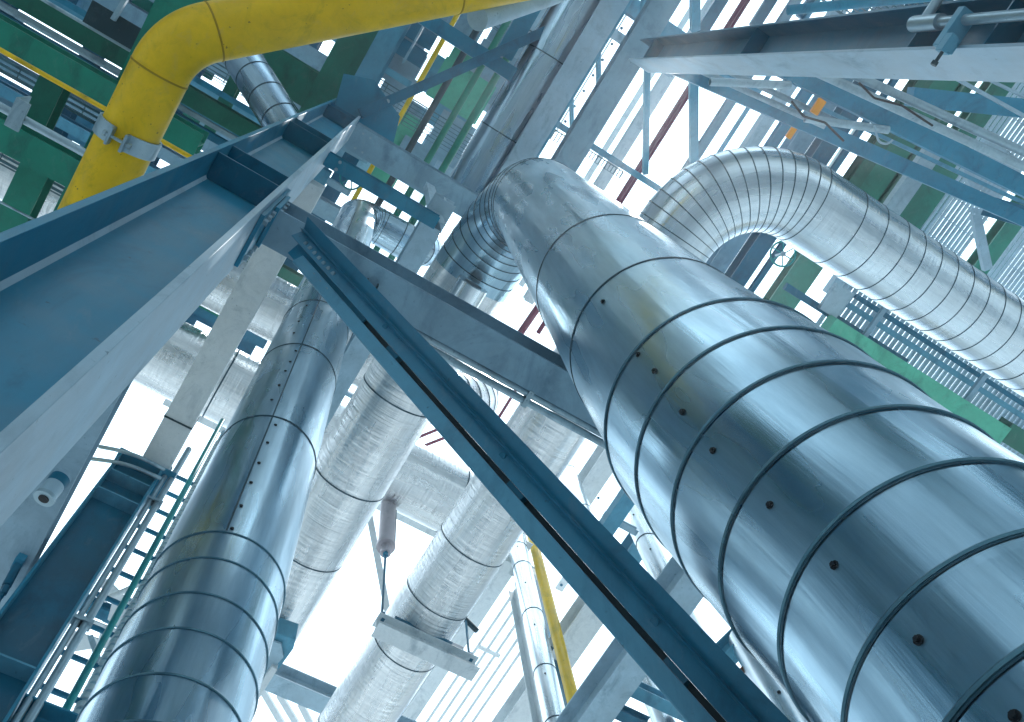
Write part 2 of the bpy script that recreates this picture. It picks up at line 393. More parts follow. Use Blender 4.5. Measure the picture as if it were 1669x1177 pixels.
def big_pipe():
    zr = [on_axis_z(*q, BC, BR)[0] for q in ((945, 362), (1008, 445), (1098, 530), (1140, 590), (1188, 655), (1250, 738), (1335, 832), (1465, 925), (1590, 1058))]
    zt = 9.7; yend = 6.35
    low = [tuple(cen(z)) for z in (-CAMZ, 0, .8, 1.4, 1.7, 2.0, 2.3, 2.7, 3.1, 3.6, 4.2, 5.2, 6.2, 7.2)]
    path = [Vector(p) for p in low] + fillet([(BC.x, BC.y, 8.1), (BC.x, BC.y, zt), (1.57, 2.2, zt), (1.60, yend, zt)], [1.1, 3.0], 10)
    zlip = zr[2] + CAMZ
    def rf(s):
        K = ((0, .375), (3.1, .378), (3.5, .405), (4.2, .452), (zlip, .466), (zlip + .02, .446), (6, .442), (9, .440))
        for a, b in zip(K, K[1:]):
            if a[0] <= s <= b[0]: return a[1] + (b[1] - a[1]) * (s - a[0]) / (b[0] - a[0])
        return .440
    # arc lengths of elbow mitres
    S = [0]
    for i in range(1, len(path)): S.append(S[-1] + (path[i] - path[i - 1]).length)
    n0 = len(low); seams = [z + CAMZ for z in zr[:2]] + S[n0 + 1:n0 + 12]
    s0 = S[n0 + 12]; split = S[n0 + 11] + .02
    seams += [s0 + k for k in (.12, .95, 2.1, 3.1)]
    ex = [k * .25 for k in range(1, 40)] + [zlip - .001, zlip + .021]
    mb = tube(path[:n0 + 12], BR, 128, [q for q in seams if q < split], .014, .004, rfun=rf, extra=ex)
    run = tube(path[n0 + 11:], BR, 96, [q - S[n0 + 11] for q in seams if q > split], .014, .004)
    parts = [('pipe_jacket', mb, ['clad_big', 'seam']), ('pipe_jacket', run, ['clad_wr', 'seam'], 0, [], 'crumpled jacket of the level run')]
    for i, z in enumerate(zr[2:]):
        s = z + CAMZ; rr = rf(s)
        b = MB(); ring = []; cc = cen(z)
        for j in range(96):
            a = 2 * math.pi * j / 96
            for k in range(6):
                th = 2 * math.pi * k / 6
                rad = rr + .001 + .0068 * math.cos(th)
                ring.append((cc.x + rad * math.cos(a), cc.y + rad * math.sin(a), z + .0068 * math.sin(th)))
        fs = [[j * 6 + k, ((j + 1) % 96) * 6 + k, ((j + 1) % 96) * 6 + (k + 1) % 6, j * 6 + (k + 1) % 6] for j in range(96) for k in range(6)]
        b.add(ring, fs, 0, True)
        # dark gap under each hoop
        g = []; 
        for j in range(96):
            a = 2 * math.pi * j / 96; g += [(cc.x + (rr + .0025) * math.cos(a), cc.y + (rr + .0025) * math.sin(a), z - .008), (cc.x + (rr + .003) * math.cos(a), cc.y + (rr + .003) * math.sin(a), z - .014)]
        b.add(g, [[2 * j, 2 * ((j + 1) % 96), 2 * ((j + 1) % 96) + 1, 2 * j + 1] for j in range(96)], 1, True)
        parts.append(('hoop', b, ['band', 'seam']))
    for q in ((1067, 605), (1113, 672), (1165, 736), (1260, 826), (1365, 924), (1498, 1044), (1655, 1168), (1040, 578), (983, 492)):
        z, P = on_axis_z(*q, BC, .45)
        if P is None: continue
        cc = cen(P.z); z, P2 = on_axis_z(*q, cc, rf(P.z + CAMZ)); P = P2 or P; cc = cen(P.z); n = Vector((P.x - cc.x, P.y - cc.y, 0)).normalized(); rr = rf(P.z + CAMZ)
        P = cc + n * rr
        b = MB(); extrude(b, pO(.0105, 14), P, P + n * .004); extrude(b, pO(.0068, 6), P + n * .004, P + n * .010)
        parts.append(('screw', b, 'blk'))
    # support shoe where the run dips behind the beam
    c = W(815, 490, 9.2)
    sh_ = MB(); tube([(1.55, c.y - .02, 9.14), (1.55, c.y + .5, 9.14)], .17, 28, mb=sh_, inner=.10); parts.append(('branch_stub', sh_, 'clad_sm', .0))
    thing('insulated_pipe', 'widest silvery riser with raised hoops and black screws, bending over at the top', 'pipe', parts, (BC.x, BC.y, -CAMZ))
big_pipe()

# ================================================================== 3. second run with the big elbow on the right
def arch_pipe():
    Z = 9.7; y = -.97; x = 3.27
    path = fillet([(3.22, 10.5, Z), (x - .02, 1.5, Z), (x, y, Z), (15, y, Z)], [6, 1.02], 14)
    S = [0]
    for i in range(1, len(path)): S.append(S[-1] + (path[i] - path[i - 1]).length)
    i0 = 16; seams = S[i0:i0 + 15]
    e = S[i0 + 14]; s = e
    for k in range(60):
        s += (.50 if k < 1 else .30 if k < 3 else .24); seams.append(s)
    for k in (4.6, 3.2, 1.9, 6.2, 5.4, 7.4): seams.append(k)
    a = tube(path[:16], .41, 96, [q for q in seams if q < S[15]], .016, .004)
    def rf(s):
        return .41 if s < S[12] else min(.455, .41 + .045 * (s - S[12]) / (S[20] - S[12]))
    mb = tube(path, .41, 96, seams, .009, .004, rfun=rf, extra=[q for q in S])
    low_ = tube(path[:13], .425, 96, [q for q in seams if q < S[12] - .1], .012, .004)
    mb = tube(path[12:], .41, 96, [q - S[12] for q in seams if q > S[12]], .009, .004, rfun=lambda s: rf(s + S[12]), extra=[q - S[12] for q in S[12:]])
    thing('insulated_pipe', 'long silvery pipe from the bottom centre bending through a ringed elbow at right', 'pipe', [('pipe_jacket', low_, ['clad_wr', 'seam'], 0, [], 'crumpled jacket of the lower straight run'), ('pipe_jacket', mb, ['clad_arch', 'seam'])], path[0])
arch_pipe()

# ================================================================== 4. left riser
LC = Vector((.37, 2.47, 0)); LR = .30
def left_pipe():
    Z = 15.2
    path = fillet([(LC.x, LC.y, -CAMZ), (LC.x, LC.y, Z), (1.62, LC.y, Z), (1.62, LC.y, Z + 6)], [.42, .5], 7)
    S = [0]
    for i in range(1, len(path)): S.append(S[-1] + (path[i] - path[i - 1]).length)
    zs = [on_axis_z(*q, LC, LR)[0] for q in ((520, 490), (495, 562), (450, 680), (372, 869), (345, 909), (325, 965), (300, 1022), (270, 1095), (245, 1172))]
    seams = [z + CAMZ for z in zs[:3]] + S[1:9] + S[9:17]
    zl = zs[3] + CAMZ
    def rf(s): return .30 if s > zl else max(.282, .302 - .02 * (zl - s) / 2)
    mb = tube(path, LR, 96, seams, .014, .004, rfun=rf, extra=[zl - .001, zl + .001] + [.2 * k for k in range(1, 60) if abs(.2 * k - zl) > .02])
    # lengthwise lap joint
    n = Vector((-LC.x, -LC.y, 0)).normalized(); n = Matrix.Rotation(math.radians(-10), 3, 'Z') @ n
    lap = MB(); t = n.cross(UP)
    for z0, z1 in ((zs[3] + .02, 13.5),):
        P = LC + n * (LR + .001); P2 = LC + (n + t * .03).normalized() * (LR + .003)
        lap.add([P + UP * z0, P2 + UP * z0, P2 + UP * z1, P + UP * z1], [[0, 1, 2, 3]], 0)
    parts = [('pipe_jacket', mb, ['clad', 'seam']), ('lap_joint', lap, 'seam')]
    for z in zs[3:]:
        b = MB(); rr = rf(z + CAMZ) + .001; ring = []
        for j in range(80):
            a = 2 * math.pi * j / 80
            for k in range(6):
                th = 2 * math.pi * k / 6; rad = rr + .005 * math.cos(th)
                ring.append((LC.x + rad * math.cos(a), LC.y + rad * math.sin(a), z + .006 * math.sin(th)))
        b.add(ring, [[j * 6 + k, ((j + 1) % 80) * 6 + k, ((j + 1) % 80) * 6 + (k + 1) % 6, j * 6 + (k + 1) % 6] for j in range(80) for k in range(6)], 0, True)
        parts.append(('hoop', b, ['band', 'seam']))
    for q in ((393, 825), (409, 787), (422, 755), (436, 722), (449, 693), (443, 652), (455, 628), (465, 605), (473, 590), (482, 572), (479, 543), (487, 524), (500, 498), (378, 862)):
        z, P = on_axis_z(*q, LC, LR)
        if P is None: continue
        nn = Vector((P.x - LC.x, P.y - LC.y, 0)).normalized()
        b = MB(); extrude(b, pO(.009, 8), P, P + nn * .006); parts.append(('screw', b, 'blk'))
    thing('insulated_pipe', 'silvery riser with a line of screws up its seam, left of the diagonal brace', 'pipe', parts, (LC.x, LC.y, -CAMZ))
left_pipe()

# ================================================================== 5. cross pipes behind
def cross_pipe(y, Z, r, x0, x1, label, up, seams, mat):
    pts = [(x0, y, Z), (x1, y, Z)]
    if up: pts.append((x1, y, Z + 7)); pts = fillet(pts, .95, 8)
    S = [0]
    for i in range(1, len(pts)): S.append(S[-1] + ((Vector(pts[i]) - Vector(pts[i - 1])).length))
    sm = [s - x0 for s in seams] + (S[1:10] if up else [])
    mb = tube(pts, r, 72, sm, .02, .006)
    thing('insulated_pipe', label, 'pipe', [('pipe_jacket', mb, [mat, 'seam'])], pts[0])
cross_pipe(3.75, 12.5, .42, -5, 3.15, 'upper of two crosswise pipes behind the left riser, ending in a ringed elbow', True, [-.5, .3, 1.0], 'clad_wr')
cross_pipe(5.1, 12.6, .53, -1.25, 4.1, 'lower and wider crosswise pipe behind the left riser, above the spring hanger', False, [-.2, .18, 1.1, 3.55], 'clad_wr')
cross_pipe(2.45, 13.2, .2, .9, 1.0, 'short stub pipe with a plain capped end above the crossbeam', False, [], 'clad') if False else None

# ================================================================== 6. yellow gas pipe
def yellow_pipe():
    Z = 7.0
    c = W(268, 52, Z); c.x = -1.50
    e = W(1010, -72, 8.3)
    path = fillet([(-1.50, 5.0, Z), (-1.50, c.y, Z), tuple(e)], [.52], 12)
    S = [0]
    for i in range(1, len(path)): S.append(S[-1] + (path[i] - path[i - 1]).length)
    mb = tube(path, .205, 64, [S[1] - .02, S[13] + .02, S[13] + 1.9], .012, .004)
    parts = [('pipe_wall', mb, ['yellow', 'ydark'])]
    # side branch
    b0 = W(778, 30, 7.9); b1 = W(905, -12, 8.9); b = tube([b0, b1], .10, 32); parts.append(('branch', b, 'pale'))
    thing('gas_pipe', 'thick scuffed yellow pipe bending across the top left corner', 'pipe', parts, path[0])
    # clamp: two strap halves bolted together
    A = W(212, 225, Z); y = A.y; cp = []
    for s, lab in ((1, 'a'), (-1, 'b')):
        m = MB(); n = 22; vs = []
        a0, a1 = (math.radians(-78), math.radians(78)) if s > 0 else (math.radians(102), math.radians(258))
        for k in range(n + 1):
            a = a0 + (a1 - a0) * k / n
            for rr in (.208, .226):
                for yy in (y - .065, y + .065):
                    vs.append((-1.50 + rr * math.cos(a), yy, Z + rr * math.sin(a)))
        fs = []
        for k in range(n):
            o = 4 * k; fs += [[o, o + 1, o + 5, o + 4], [o + 2, o + 6, o + 7, o + 3], [o, o + 4, o + 6, o + 2], [o + 1, o + 3, o + 7, o + 5]]
        fs += [[0, 2, 3, 1], [4 * n, 4 * n + 1, 4 * n + 3, 4 * n + 2]]
        m.add(vs, fs, 0)
        for zz in (-1, 1):
            xx = -1.50 + s * .052
            lo = (min(xx - .010, xx + .010), y - .065, Z + (zz * .20 if zz > 0 else -.29)); hi = (xx + .010, y + .065, Z + (.29 if zz > 0 else -.20))
            box(m, lo, hi)
        cp.append(('strap', m, 'galv', .003))
    b = MB()
    extrude(b, pO(.012, 8), (-1.60, y, Z - .255), (-1.40, y, Z - .255)); extrude(b, pO(.022, 6), (-1.60, y, Z - .255), (-1.58, y, Z - .255)); extrude(b, pO(.022, 6), (-1.42, y, Z - .255), (-1.40, y, Z - .255))
    cp.append(('bolt', b, 'galv'))
    thing('pipe_clamp', 'grey two-piece bolted clamp around the thick yellow pipe', 'clamp', cp, (-1.5, y, Z))
yellow_pipe()

# ================================================================== 7. main beam and diagonal brace
def main_beam():
    x0, x1 = -.255, 6.2; zb, zt = 4.75, 5.08; yc = 1.05; parts = []
    mb = MB(); extrude(mb, pI(.20, zt - zb, .013), (x0, yc, (zb + zt) / 2), (x1, yc, (zb + zt) / 2)); parts.append(('profile', mb, 'grey', .002))
    p = MB(); box(p, (x0 - .0, .935, 4.70), (x0 + .022, 1.165, 5.13)); parts.append(('end_plate', p, 'blue', .002))
    for zz in (4.78, 4.9, 5.02):
        for yy in (.965, 1.135):
            b = MB(); extrude(b, pO(.016, 6), (x0 + .022, yy, zz), (x0 + .04, yy, zz)); parts.append(('bolt', b, 'galv'))
    c = W(600, 470, 4.75); p = MB()
    box(p, (c.x - .03, c.y - .05, 4.69), (c.x - .022, c.y + .06, 4.748)); box(p, (c.x + .03, c.y - .05, 4.69), (c.x + .038, c.y + .06, 4.748)); box(p, (c.x - .022, c.y + .052, 4.69), (c.x + .03, c.y + .06, 4.748))
    parts.append(('bracket', p, 'dark', .002))
    thing('steel_beam', 'long crosswise steel beam from the near column to behind the widest riser', 'beam', parts, (x0, yc, zb))
    for k, (yy, rr) in enumerate(((1.172, .020), (1.218, .022))):
        mb = tube([(x0 + .4 + .1 * k, yy, 4.775), (6.2, yy, 4.775)], rr, 14)
        cl = []
        for xx in (.6, 1.4, 2.6):
            b = MB(); extrude(b, pR(.03, rr * 2 + .02), (xx, yy - rr - .006, 4.775), (xx, yy + rr + .006, 4.775)); cl.append(('clip', b, 'galv'))
        thing('conduit', ['thin grey conduit clipped tight along the far side of the long crosswise beam', 'outer grey conduit, farther from the long crosswise beam than its twin'][k], 'conduit', [('conduit_tube', mb, 'galv')] + cl, (x0 + .4, yy, 4.775), 'conduits beside the long crosswise beam')
main_beam()
def brace():
    P0 = W(478, 388, 4.62); P1 = W(1185, 1177, 2.0)
    d = (P1 - P0).normalized(); L_ = (P1 - P0).length; P2 = P0 + d * (L_ + 4.3)
    v = ((P0 + P2) / 2).normalized()
    nrm = Vector((0, 1, 0)); s = d.cross(nrm).normalized()       # s lies in the plane of the brace
    if s.z > 0: s = -s                                          # s points down-left in the photo
    parts = []
    e1 = v.cross(d).normalized()
    if e1.x > 0: e1 = -e1                                       # down-left as seen
    e2 = d.cross(e1).normalized()
    if e2.dot(v) < 0: e2 = -e2                                  # away from the viewer
    def ext(prof, mat, nm, lo=0.0, P2=P2):
        mb = MB(); A = P0 + d * lo; n = len(prof)
        pa = [A + e1 * x + e2 * y for x, y in prof]; pb = [P2 + e1 * x + e2 * y for x, y in prof]
        mb.add(pa + pb, [[i, (i + 1) % n, n + (i + 1) % n, n + i] for i in range(n)] + [list(range(n))[::-1], list(range(n, 2 * n))]); parts.append((nm, mb, mat, .002))
    ext([(-.124, -.030), (-.070, .012), (-.062, -.010), (-.054, .014), (0, -.008), (0, .12), (-.009, .12), (-.009, .014), (-.054, .026), (-.124, -.018)], 'brace', 'angle_bar', lo=-.02)
    ext([(.021, .004), (.075, -.012), (.081, -.006), (.081, .006), (.031, .018), (.031, .12), (.021, .12)], 'brace2', 'angle_bar', lo=.16)
    ext([(.0003, .045), (.0207, .045), (.0207, .06), (.0003, .06)], 'dark', 'gap_shade_strip', lo=.3)  # dark strip added in the gap, standing in for its deep shade
    ext([(-.045, .030), (.070, .030), (.070, .040), (-.045, .040)], 'blue', 'gusset_plate', lo=.02, P2=P0 + d * .8)
    for k in range(7):
        c = P0 + d * (.10 + .055 * k) + e1 * (-.024) + e2 * .012
        b = MB(); extrude(b, pO(.015, 6), c, c - e2 * .012); parts.append(('bolt', b, 'galv'))
    for k in range(3):
        c = P0 + d * (.34 + .075 * k) + e1 * .048 + e2 * .012
        b = MB(); extrude(b, pO(.014, 6), c, c - e2 * .014); parts.append(('bolt', b, 'galv'))
    for t_ in (.95, 1.9, 2.75):
        c = P0 + d * t_ + e1 * (-.036) + e2 * .016
        b = MB(); extrude(b, pO(.015, 12), c, c - e2 * .012); parts.append(('bolt', b, 'deep'))
        A_ = P0 + d * (t_ + .1); B_ = A_ + d * .09; b = MB(); q = [(.001, .012), (.020, .012), (.020, .044), (.001, .044)]
        pa = [A_ + e1 * x + e2 * y for x, y in q]; pb = [B_ + e1 * x + e2 * y for x, y in q]
        b.add(pa + pb, [[0, 1, 5, 4], [1, 2, 6, 5], [2, 3, 7, 6], [3, 0, 4, 7], [3, 2, 1, 0], [4, 5, 6, 7]]); parts.append(('spacer_plate', b, 'deep'))
    thing('diagonal_brace', 'dark blue double-angle brace slanting across the centre of the picture', 'brace', parts, P2)
brace()

# ================================================================== 8. right hand column
def column_UR():
    x0, x1, y1, y2 = 2.17, 2.47, -1.43, -1.71; zt = 11.6; parts = []
    for ya, yb, m in ((y1 - .018, y1, 'pale'), (y2, y2 + .018, 'deep')):  # lit face painted pale; shade of inner flange and web put in as deep blue
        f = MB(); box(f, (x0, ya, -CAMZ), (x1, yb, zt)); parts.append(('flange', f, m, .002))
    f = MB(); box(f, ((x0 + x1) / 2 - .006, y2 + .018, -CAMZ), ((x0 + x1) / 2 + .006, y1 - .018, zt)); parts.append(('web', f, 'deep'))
    for z in (4.25, 4.95, 7.6, 10.9):
        f = MB(); box(f, (x0 + .012, y2 + .019, z), ((x0 + x1) / 2 - .007, y1 - .019, z + .012)); parts.append(('stiffener_plate', f, 'deep'))
    thing('steel_column', 'pale-faced I-section column entering from the upper right edge', 'column', parts, (x0, y1, -CAMZ))
    # conduit with boxes clamped to it
    xc, yc = x0 - .05, -1.55
    za = on_axis_z(1500, 40, Vector((xc, yc, 0)), .02)[0]
    mb = tube([(xc, yc, -CAMZ), (xc, yc, za)], .026, 20)
    el_ = MB(); tube([(xc, yc, za - .16), (xc, yc, za + .10)], .042, 20, mb=el_); tube([(xc, yc, za + .02), (xc, yc - .5, za + .02)], .026, 16, mb=el_)
    ck = []
    for dz, s in ((-.38, 1),):
        z = za + dz
        b = MB(); box(b, (xc - .045, yc - .045, z), (xc + .045, yc + .16, z + .055)); ck.append(('clamp_block', b, 'mid', .003))
        b = MB(); box(b, (xc - .05, yc + .10, z - .07), (xc - .0, yc + .19, z - .01)); ck.append(('clamp_block', b, 'mid', .003))
        b = MB(); extrude(b, pO(.009, 8), (xc - .03, yc + .15, z - .05), (xc - .03, yc + .25, z - .05)); extrude(b, pO(.017, 6), (xc - .03, yc + .24, z - .05), (xc - .03, yc + .26, z - .05)); ck.append(('clamp_bolt', b, 'dark'))
    thing('conduit', 'pale conduit with an elbow fitting clamped to the column in the upper right corner', 'conduit', [('conduit_tube', mb, 'galv'), ('elbow_fitting', el_, 'galv')] + ck, (xc, yc, -CAMZ))
column_UR()

# ================================================================== 9. upper centre steel
m = member
m('steel_beam', 'pale wide beam joining the head of the near column, below the gratings', 'beam', (585, 225), (755, 335), 11.7, 44, 'x', h=.36, mat='grey', ext=(.1, 4.2), bolts=2, bevel=.003)
m('steel_beam', 'short crosswise channel hung under the wide upper beam by a plate', 'beam', (548, 268), (712, 365), 8.3, 22, 'x', 'C', h=.16, mat='blue', ext=(.1, 0), bolts=1)
m('hanger_plate', 'short pale hanger plate between the wide upper beam and the small channel', 'hanger', (702, 300), (717, 362), 11.6, 20, None, 'C', h=.08, mat='pale', Z2=8.35, up=Vector((0, 1, 0)), w=.12)
m('steel_beam', 'pale lengthwise beam disappearing behind the long crosswise beam near the centre', 'beam', (712, 358), (625, 500), 9.0, 36, 'y', h=.3, mat='pale', ext=(.2, 2))
m('steel_beam', 'round-edged crosswise tube above the yellow pipe, tied into the diagonal struts', 'beam', (640, -2), (885, 150), 13.0, 24, 'x', 'R', h=.2, mat='blue', ext=(1, .3))
m('strut', 'long dark slanting strut from the bolted gusset up to the top edge', 'strut', (600, 180), (985, 8), 12.3, 16, None, 'C', h=.12, mat='deep', Z2=13.2, ext=(.1, .5))
for p, q, z, wd, mt, lb in (((741, 30), (645, 205), 15.8, 8, 'yellow', 'thin yellow rod in front of the upper gratings'),
                            ((765, 72), (663, 248), 15.8, 11, 'dark', 'thin dark blue pipe left of the two green pipes'),
                            ((815, 55), (695, 265), 15.8, 11, 'green', 'left one of two thin green pipes by the gratings'),
                            ((838, 78), (716, 282), 15.8, 12, 'green', 'right one of two thin green pipes by the gratings')):
    m('small_pipe', lb, 'pipe', p, q, z, wd, 'y', 'O', mat=mt, ext=(3, 2.4), group='thin pipes under the upper gratings')
A, B = mid((932, 60), (785, 270), 'y', 13.2)
ln = (B - A).length + 6
thing('insulated_pipe', 'silvery pipe running up to the top edge beside the thin green pipes', 'pipe', [('pipe_jacket', tube([A - (B - A).normalized() * 4, B + (B - A).normalized() * .6], .40, 64, [1.5, 3.0, 4.4, 5.6, 6.6], .016, .005), ['clad', 'seam'])], A)
m('steel_beam', 'wide pale-blue lengthwise beam right of the upper silvery pipe', 'beam', (1014, -15), (868, 225), 12.6, 40, 'y', 'I', h=.4, mat='pale', ext=(4, 4))
m('steel_beam', 'slim lengthwise beam beside the wide pale-blue one at the top edge', 'beam', (1034, -12), (884, 232), 12.9, 12, 'y', 'I', h=.25, mat='mid', ext=(4, 3))
m('steel_beam', 'deep blue lengthwise beam passing over the tip of the right-hand column', 'beam', (1098, -20), (935, 250), 12.0, 42, 'y', 'I', h=.3, mat='grey', ext=(4, 3.5))
m('steel_beam', 'stub of beam at the top edge beside the yellow pipe branch', 'beam', (868, 8), (822, 92), 13.0, 30, 'y', 'C', h=.2, mat='blue', ext=(1, 0))
# bright gap: bars across the sky, pale colours standing in for the glow
sky_bars = [((1190, 40), (1015, 310), 15.5, 8, 'maroon', 'O', 'maroon pipe crossing the brightest gap in the roof'),
            ((1150, 120), (995, 345), 15.8, 8, 'maroon', 'O', 'fainter purple pipe left of the maroon one in the bright gap'),
            ((1100, 120), (975, 300), 16.5, 18, 'white', 'I', 'beam coloured white for the glow in the middle of the bright gap'),
            ((1072, 108), (960, 285), 17.5, 8, 'white', 'I', 'narrow beam at the left of the bright gap'),
            ((1262, 60), (1100, 310), 15.0, 14, 'grey', 'I', 'blue beam at the right of the bright gap'),
            ((1285, 70), (1125, 330), 15.2, 6, 'mid', 'I', 'thin dark beam close to the blue one at the right of the bright gap'),
            ((1325, 80), (1165, 335), 14.5, 20, 'pale', 'C', 'channel with a pale lip just above the ringed elbow'),
            ((1352, 95), (1195, 340), 15.0, 16, 'blue', 'I', 'blue beam next to the pale-lipped channel'),
            ((1385, 110), (1235, 345), 15.4, 30, 'grey', 'I', 'broad grey-blue beam over the crown of the ringed elbow'),
            ((1440, 150), (1290, 390), 14.0, 9, 'deep', 'I', 'thin blue beam right of the elbow crown'),
            ((1432, 120), (1310, 300), 14.6, 30, 'deep', 'I', 'dark broad beam right of the elbow crown')]
for p, q, z, wd, mt, k, lb in sky_bars:
    m('small_pipe' if k == 'O' else 'steel_beam', lb, 'pipe' if k == 'O' else 'beam', p, q, z, wd, 'y', k, mat=mt, ext=(3.5, 2.5))
m('steel_beam', 'crosswise bar at the lower edge of the bright gap, above the widest riser', 'beam', (895, 200), (1075, 302), 15.0, 10, 'x', 'I', h=.2, mat='mid', ext=(.3, 1.5))
m('steel_beam', 'crosswise beam near the top edge, left of the right-hand column', 'beam', (1005, -8), (1075, 40), 15.5, 26, 'x', 'I', h=.3, mat='mid', ext=(.2, 2))
m('steel_beam', 'second crosswise beam below the top edge, left of the right-hand column', 'beam', (985, 45), (1060, 92), 15.5, 14, 'x', 'I', h=.2, mat='pale', ext=(.2, .5))
for p, q, wd, lb in (((1056, 112), (1053, 285), 9, 'pale vertical-looking strut at the left in the bright gap'), ((1132, 110), (1132, 265), 14, 'broader strut standing at the right in the bright gap'),
                 ((1135, -10), (1135, 52), 15, 'short strut above the tip of the right-hand column'), ((1053, -10), (1050, 45), 9, 'small strut at the top edge left of the deep blue beam'), ((976, 50), (977, 165), 7, 'thin strut seen against the pale wall panels'), ((932, 130), (933, 215), 6, 'thinnest strut, low against the pale wall panels')):
    m('strut', lb, 'strut', p, q, 14.0, wd, None, 'R', h=.1, mat='mid', Z2=14.6)

# gratings ------------------------------------------------------------
def grating(label, p, q, Z, sp=.045, bar='x', frame_=True, mat='grate', cross=.16, th=.013, group=None):
    """rectangular open grating between opposite corners p and q (photo points)"""
    A = W(*p, Z); B = W(*q, Z); x0, x1 = sorted((A.x, B.x)); y0, y1 = sorted((A.y, B.y)); mb = MB()
    if bar == 'x':
        y = y0
        while y < y1: box(mb, (x0, y, Z), (x1, y + th, Z + .042)); y += sp
        x = x0
        while x < x1: box(mb, (x, y0, Z + .018), (x + .012, y1, Z + .029)); x += cross
    else:
        x = x0
        while x < x1: box(mb, (x, y0, Z), (x + th, y1, Z + .03)); x += sp
        y = y0
        while y < y1: box(mb, (x0, y, Z + .018), (x1, y + .012, Z + .029)); y += cross
    parts = [('bar_mesh', mb, mat)]
    e = MB()
    for lo, hi in (((x0 - .008, y0 - .008, Z - .005), (x1 + .008, y0 - .001, Z + .035)), ((x0 - .008, y1 + .001, Z - .005), (x1 + .008, y1 + .008, Z + .035)),
                   ((x0 - .008, y0, Z - .005), (x0 - .001, y1, Z + .035)), ((x1 + .001, y0, Z - .005), (x1 + .008, y1, Z + .035))): box(e, lo, hi)
    parts.append(('edge_band', e, mat))
    return thing('floor_grating', label, 'grating', parts, (x0, y0, Z), group)
grating('open steel floor grating seen between the yellow rod and the upper silvery pipe', (590, 110), (800, 290), 16.4, .065, 'x', cross=.25)
grating('finer grating floor at the top edge above the thin green pipes', (735, 0), (880, 60), 16.4, .065, 'x', cross=.2)
grating('grating floor in the far top left corner, above the green beams', (-40, 70), (240, 250), 11.2, .06, 'x', cross=.25, th=.022)
grating('grating floor low at the left edge beneath the second green beam', (-30, 225), (250, 400), 11.3, .06, 'x', cross=.25, th=.022)
grating('grating floor seen between the yellow elbow and the slanting silver pipe', (300, 100), (500, 190), 14.5, .06, 'x', cross=.3)
grating('small patch of grating just left of the bright gap', (895, 205), (935, 250), 14.8, .06, 'y', cross=.2)
grating('small patch of grating at the foot of the bright gap', (945, 235), (1010, 290), 14.9, .06, 'y', cross=.2)

# top left greenery of steel -------------------------------------------
m('steel_beam', 'upper of two wide green crosswise beams at the left edge', 'beam', (0, 62), (180, 152), 10.2, 44, 'x', 'I', h=.3, mat='green', ext=(6, .98))
m('steel_beam', 'lower of two wide green crosswise beams at the left edge', 'beam', (0, 218), (120, 287), 10.0, 50, 'x', 'I', h=.35, mat='green', ext=(6, .55))
m('steel_beam', 'green lengthwise beam between the two wide green crosswise beams', 'beam', (84, 138), (52, 196), 10.5, 40, 'y', 'I', h=.3, mat='green', ext=(.2, .3))
m('steel_beam', 'green lengthwise beam at the left edge below the lower green crosswise beam', 'beam', (62, 268), (8, 372), 10.5, 46, 'y', 'I', h=.3, mat='green', ext=(.2, 3))
m('small_pipe', 'thin yellow pipe under the green beams and behind the thick yellow one', 'pipe', (10, 90), (305, 250), 9.6, 8, 'x', 'O', mat='yellow', ext=(6, 1))
def bracket(A, B):
    b = MB(); c = W(32, 186, 9.0); box(b, (c.x - .06, c.y - .14, 8.93), (c.x + .07, c.y + .14, 8.955)); box(b, (c.x - .06, c.y - .14, 8.955), (c.x - .045, c.y + .14, 9.25)); return [('bracket', b, 'galv', .003)]
m('conduit', 'grey conduit with a bracket along the lower green crosswise beam', 'conduit', (0, 172), (140, 252), 9.0, 14, 'x', 'O', mat='galv', ext=(5, .4), extra=bracket)
for p, q, wd, mt, lb in (((20, -10), (215, 105), 30, 'dgreen', 'broad dark beam in the top left corner'), ((0, 30), (205, 140), 13, 'deep', 'thin dark beam just above the upper green crosswise beam'),
                     ((95, -5), (178, 50), 9, 'blue', 'short bright-edged bar at the top left edge'), ((0, 8), (205, 122), 8, 'galv', 'slender pale bar between the dark beams in the top left corner')):
    m('steel_beam', lb, 'beam', p, q, 12.0, wd, 'x', 'I', mat=mt, ext=(5, 2))
pl = MB(); a = W(185, 20, 11.6); b_ = W(225, 88, 11.6); box(pl, (min(a.x, b_.x) - .25, min(a.y, b_.y), 11.6), (max(a.x, b_.x) + .1, max(a.y, b_.y), 11.62))
thing('steel_plate', 'dark speckled cover plate left of the yellow elbow', 'plate', [('p', pl, 'dark')], a)
m('steel_beam', 'wide green lengthwise beam behind the top of the yellow elbow', 'beam', (312, -30), (235, 110), 10.6, 66, 'y', 'I', h=.4, mat='green', ext=(3, 2.5))
m('steel_beam', 'broadest green lengthwise beam under the straight of the yellow pipe', 'beam', (625, 10), (505, 215), 13.3, 70, 'y', 'I', h=.5, mat='green', ext=(3, 3))
m('steel_beam', 'dark green crosswise beam running under the straight of the yellow pipe', 'beam', (425, 95), (530, 165), 13.5, 60, 'x', 'I', h=.5, mat='green', ext=(.1, .2))
m('steel_beam', 'small green lengthwise beam left of the slanting silver pipe', 'beam', (388, 122), (352, 190), 13.0, 20, 'y', 'I', h=.3, mat='green', ext=(1, .2))
m('steel_beam', 'pale plate girder above the near column left of the slanting silver pipe', 'beam', (330, 180), (420, 230), 12.5, 30, 'x', 'I', h=.3, mat='mid', ext=(.5, 1))
m('steel_beam', 'thin dark crosswise beam left of the slanting silver pipe', 'beam', (300, 150), (425, 222), 12.6, 9, 'x', 'I', h=.2, mat='deep', ext=(.5, 1))
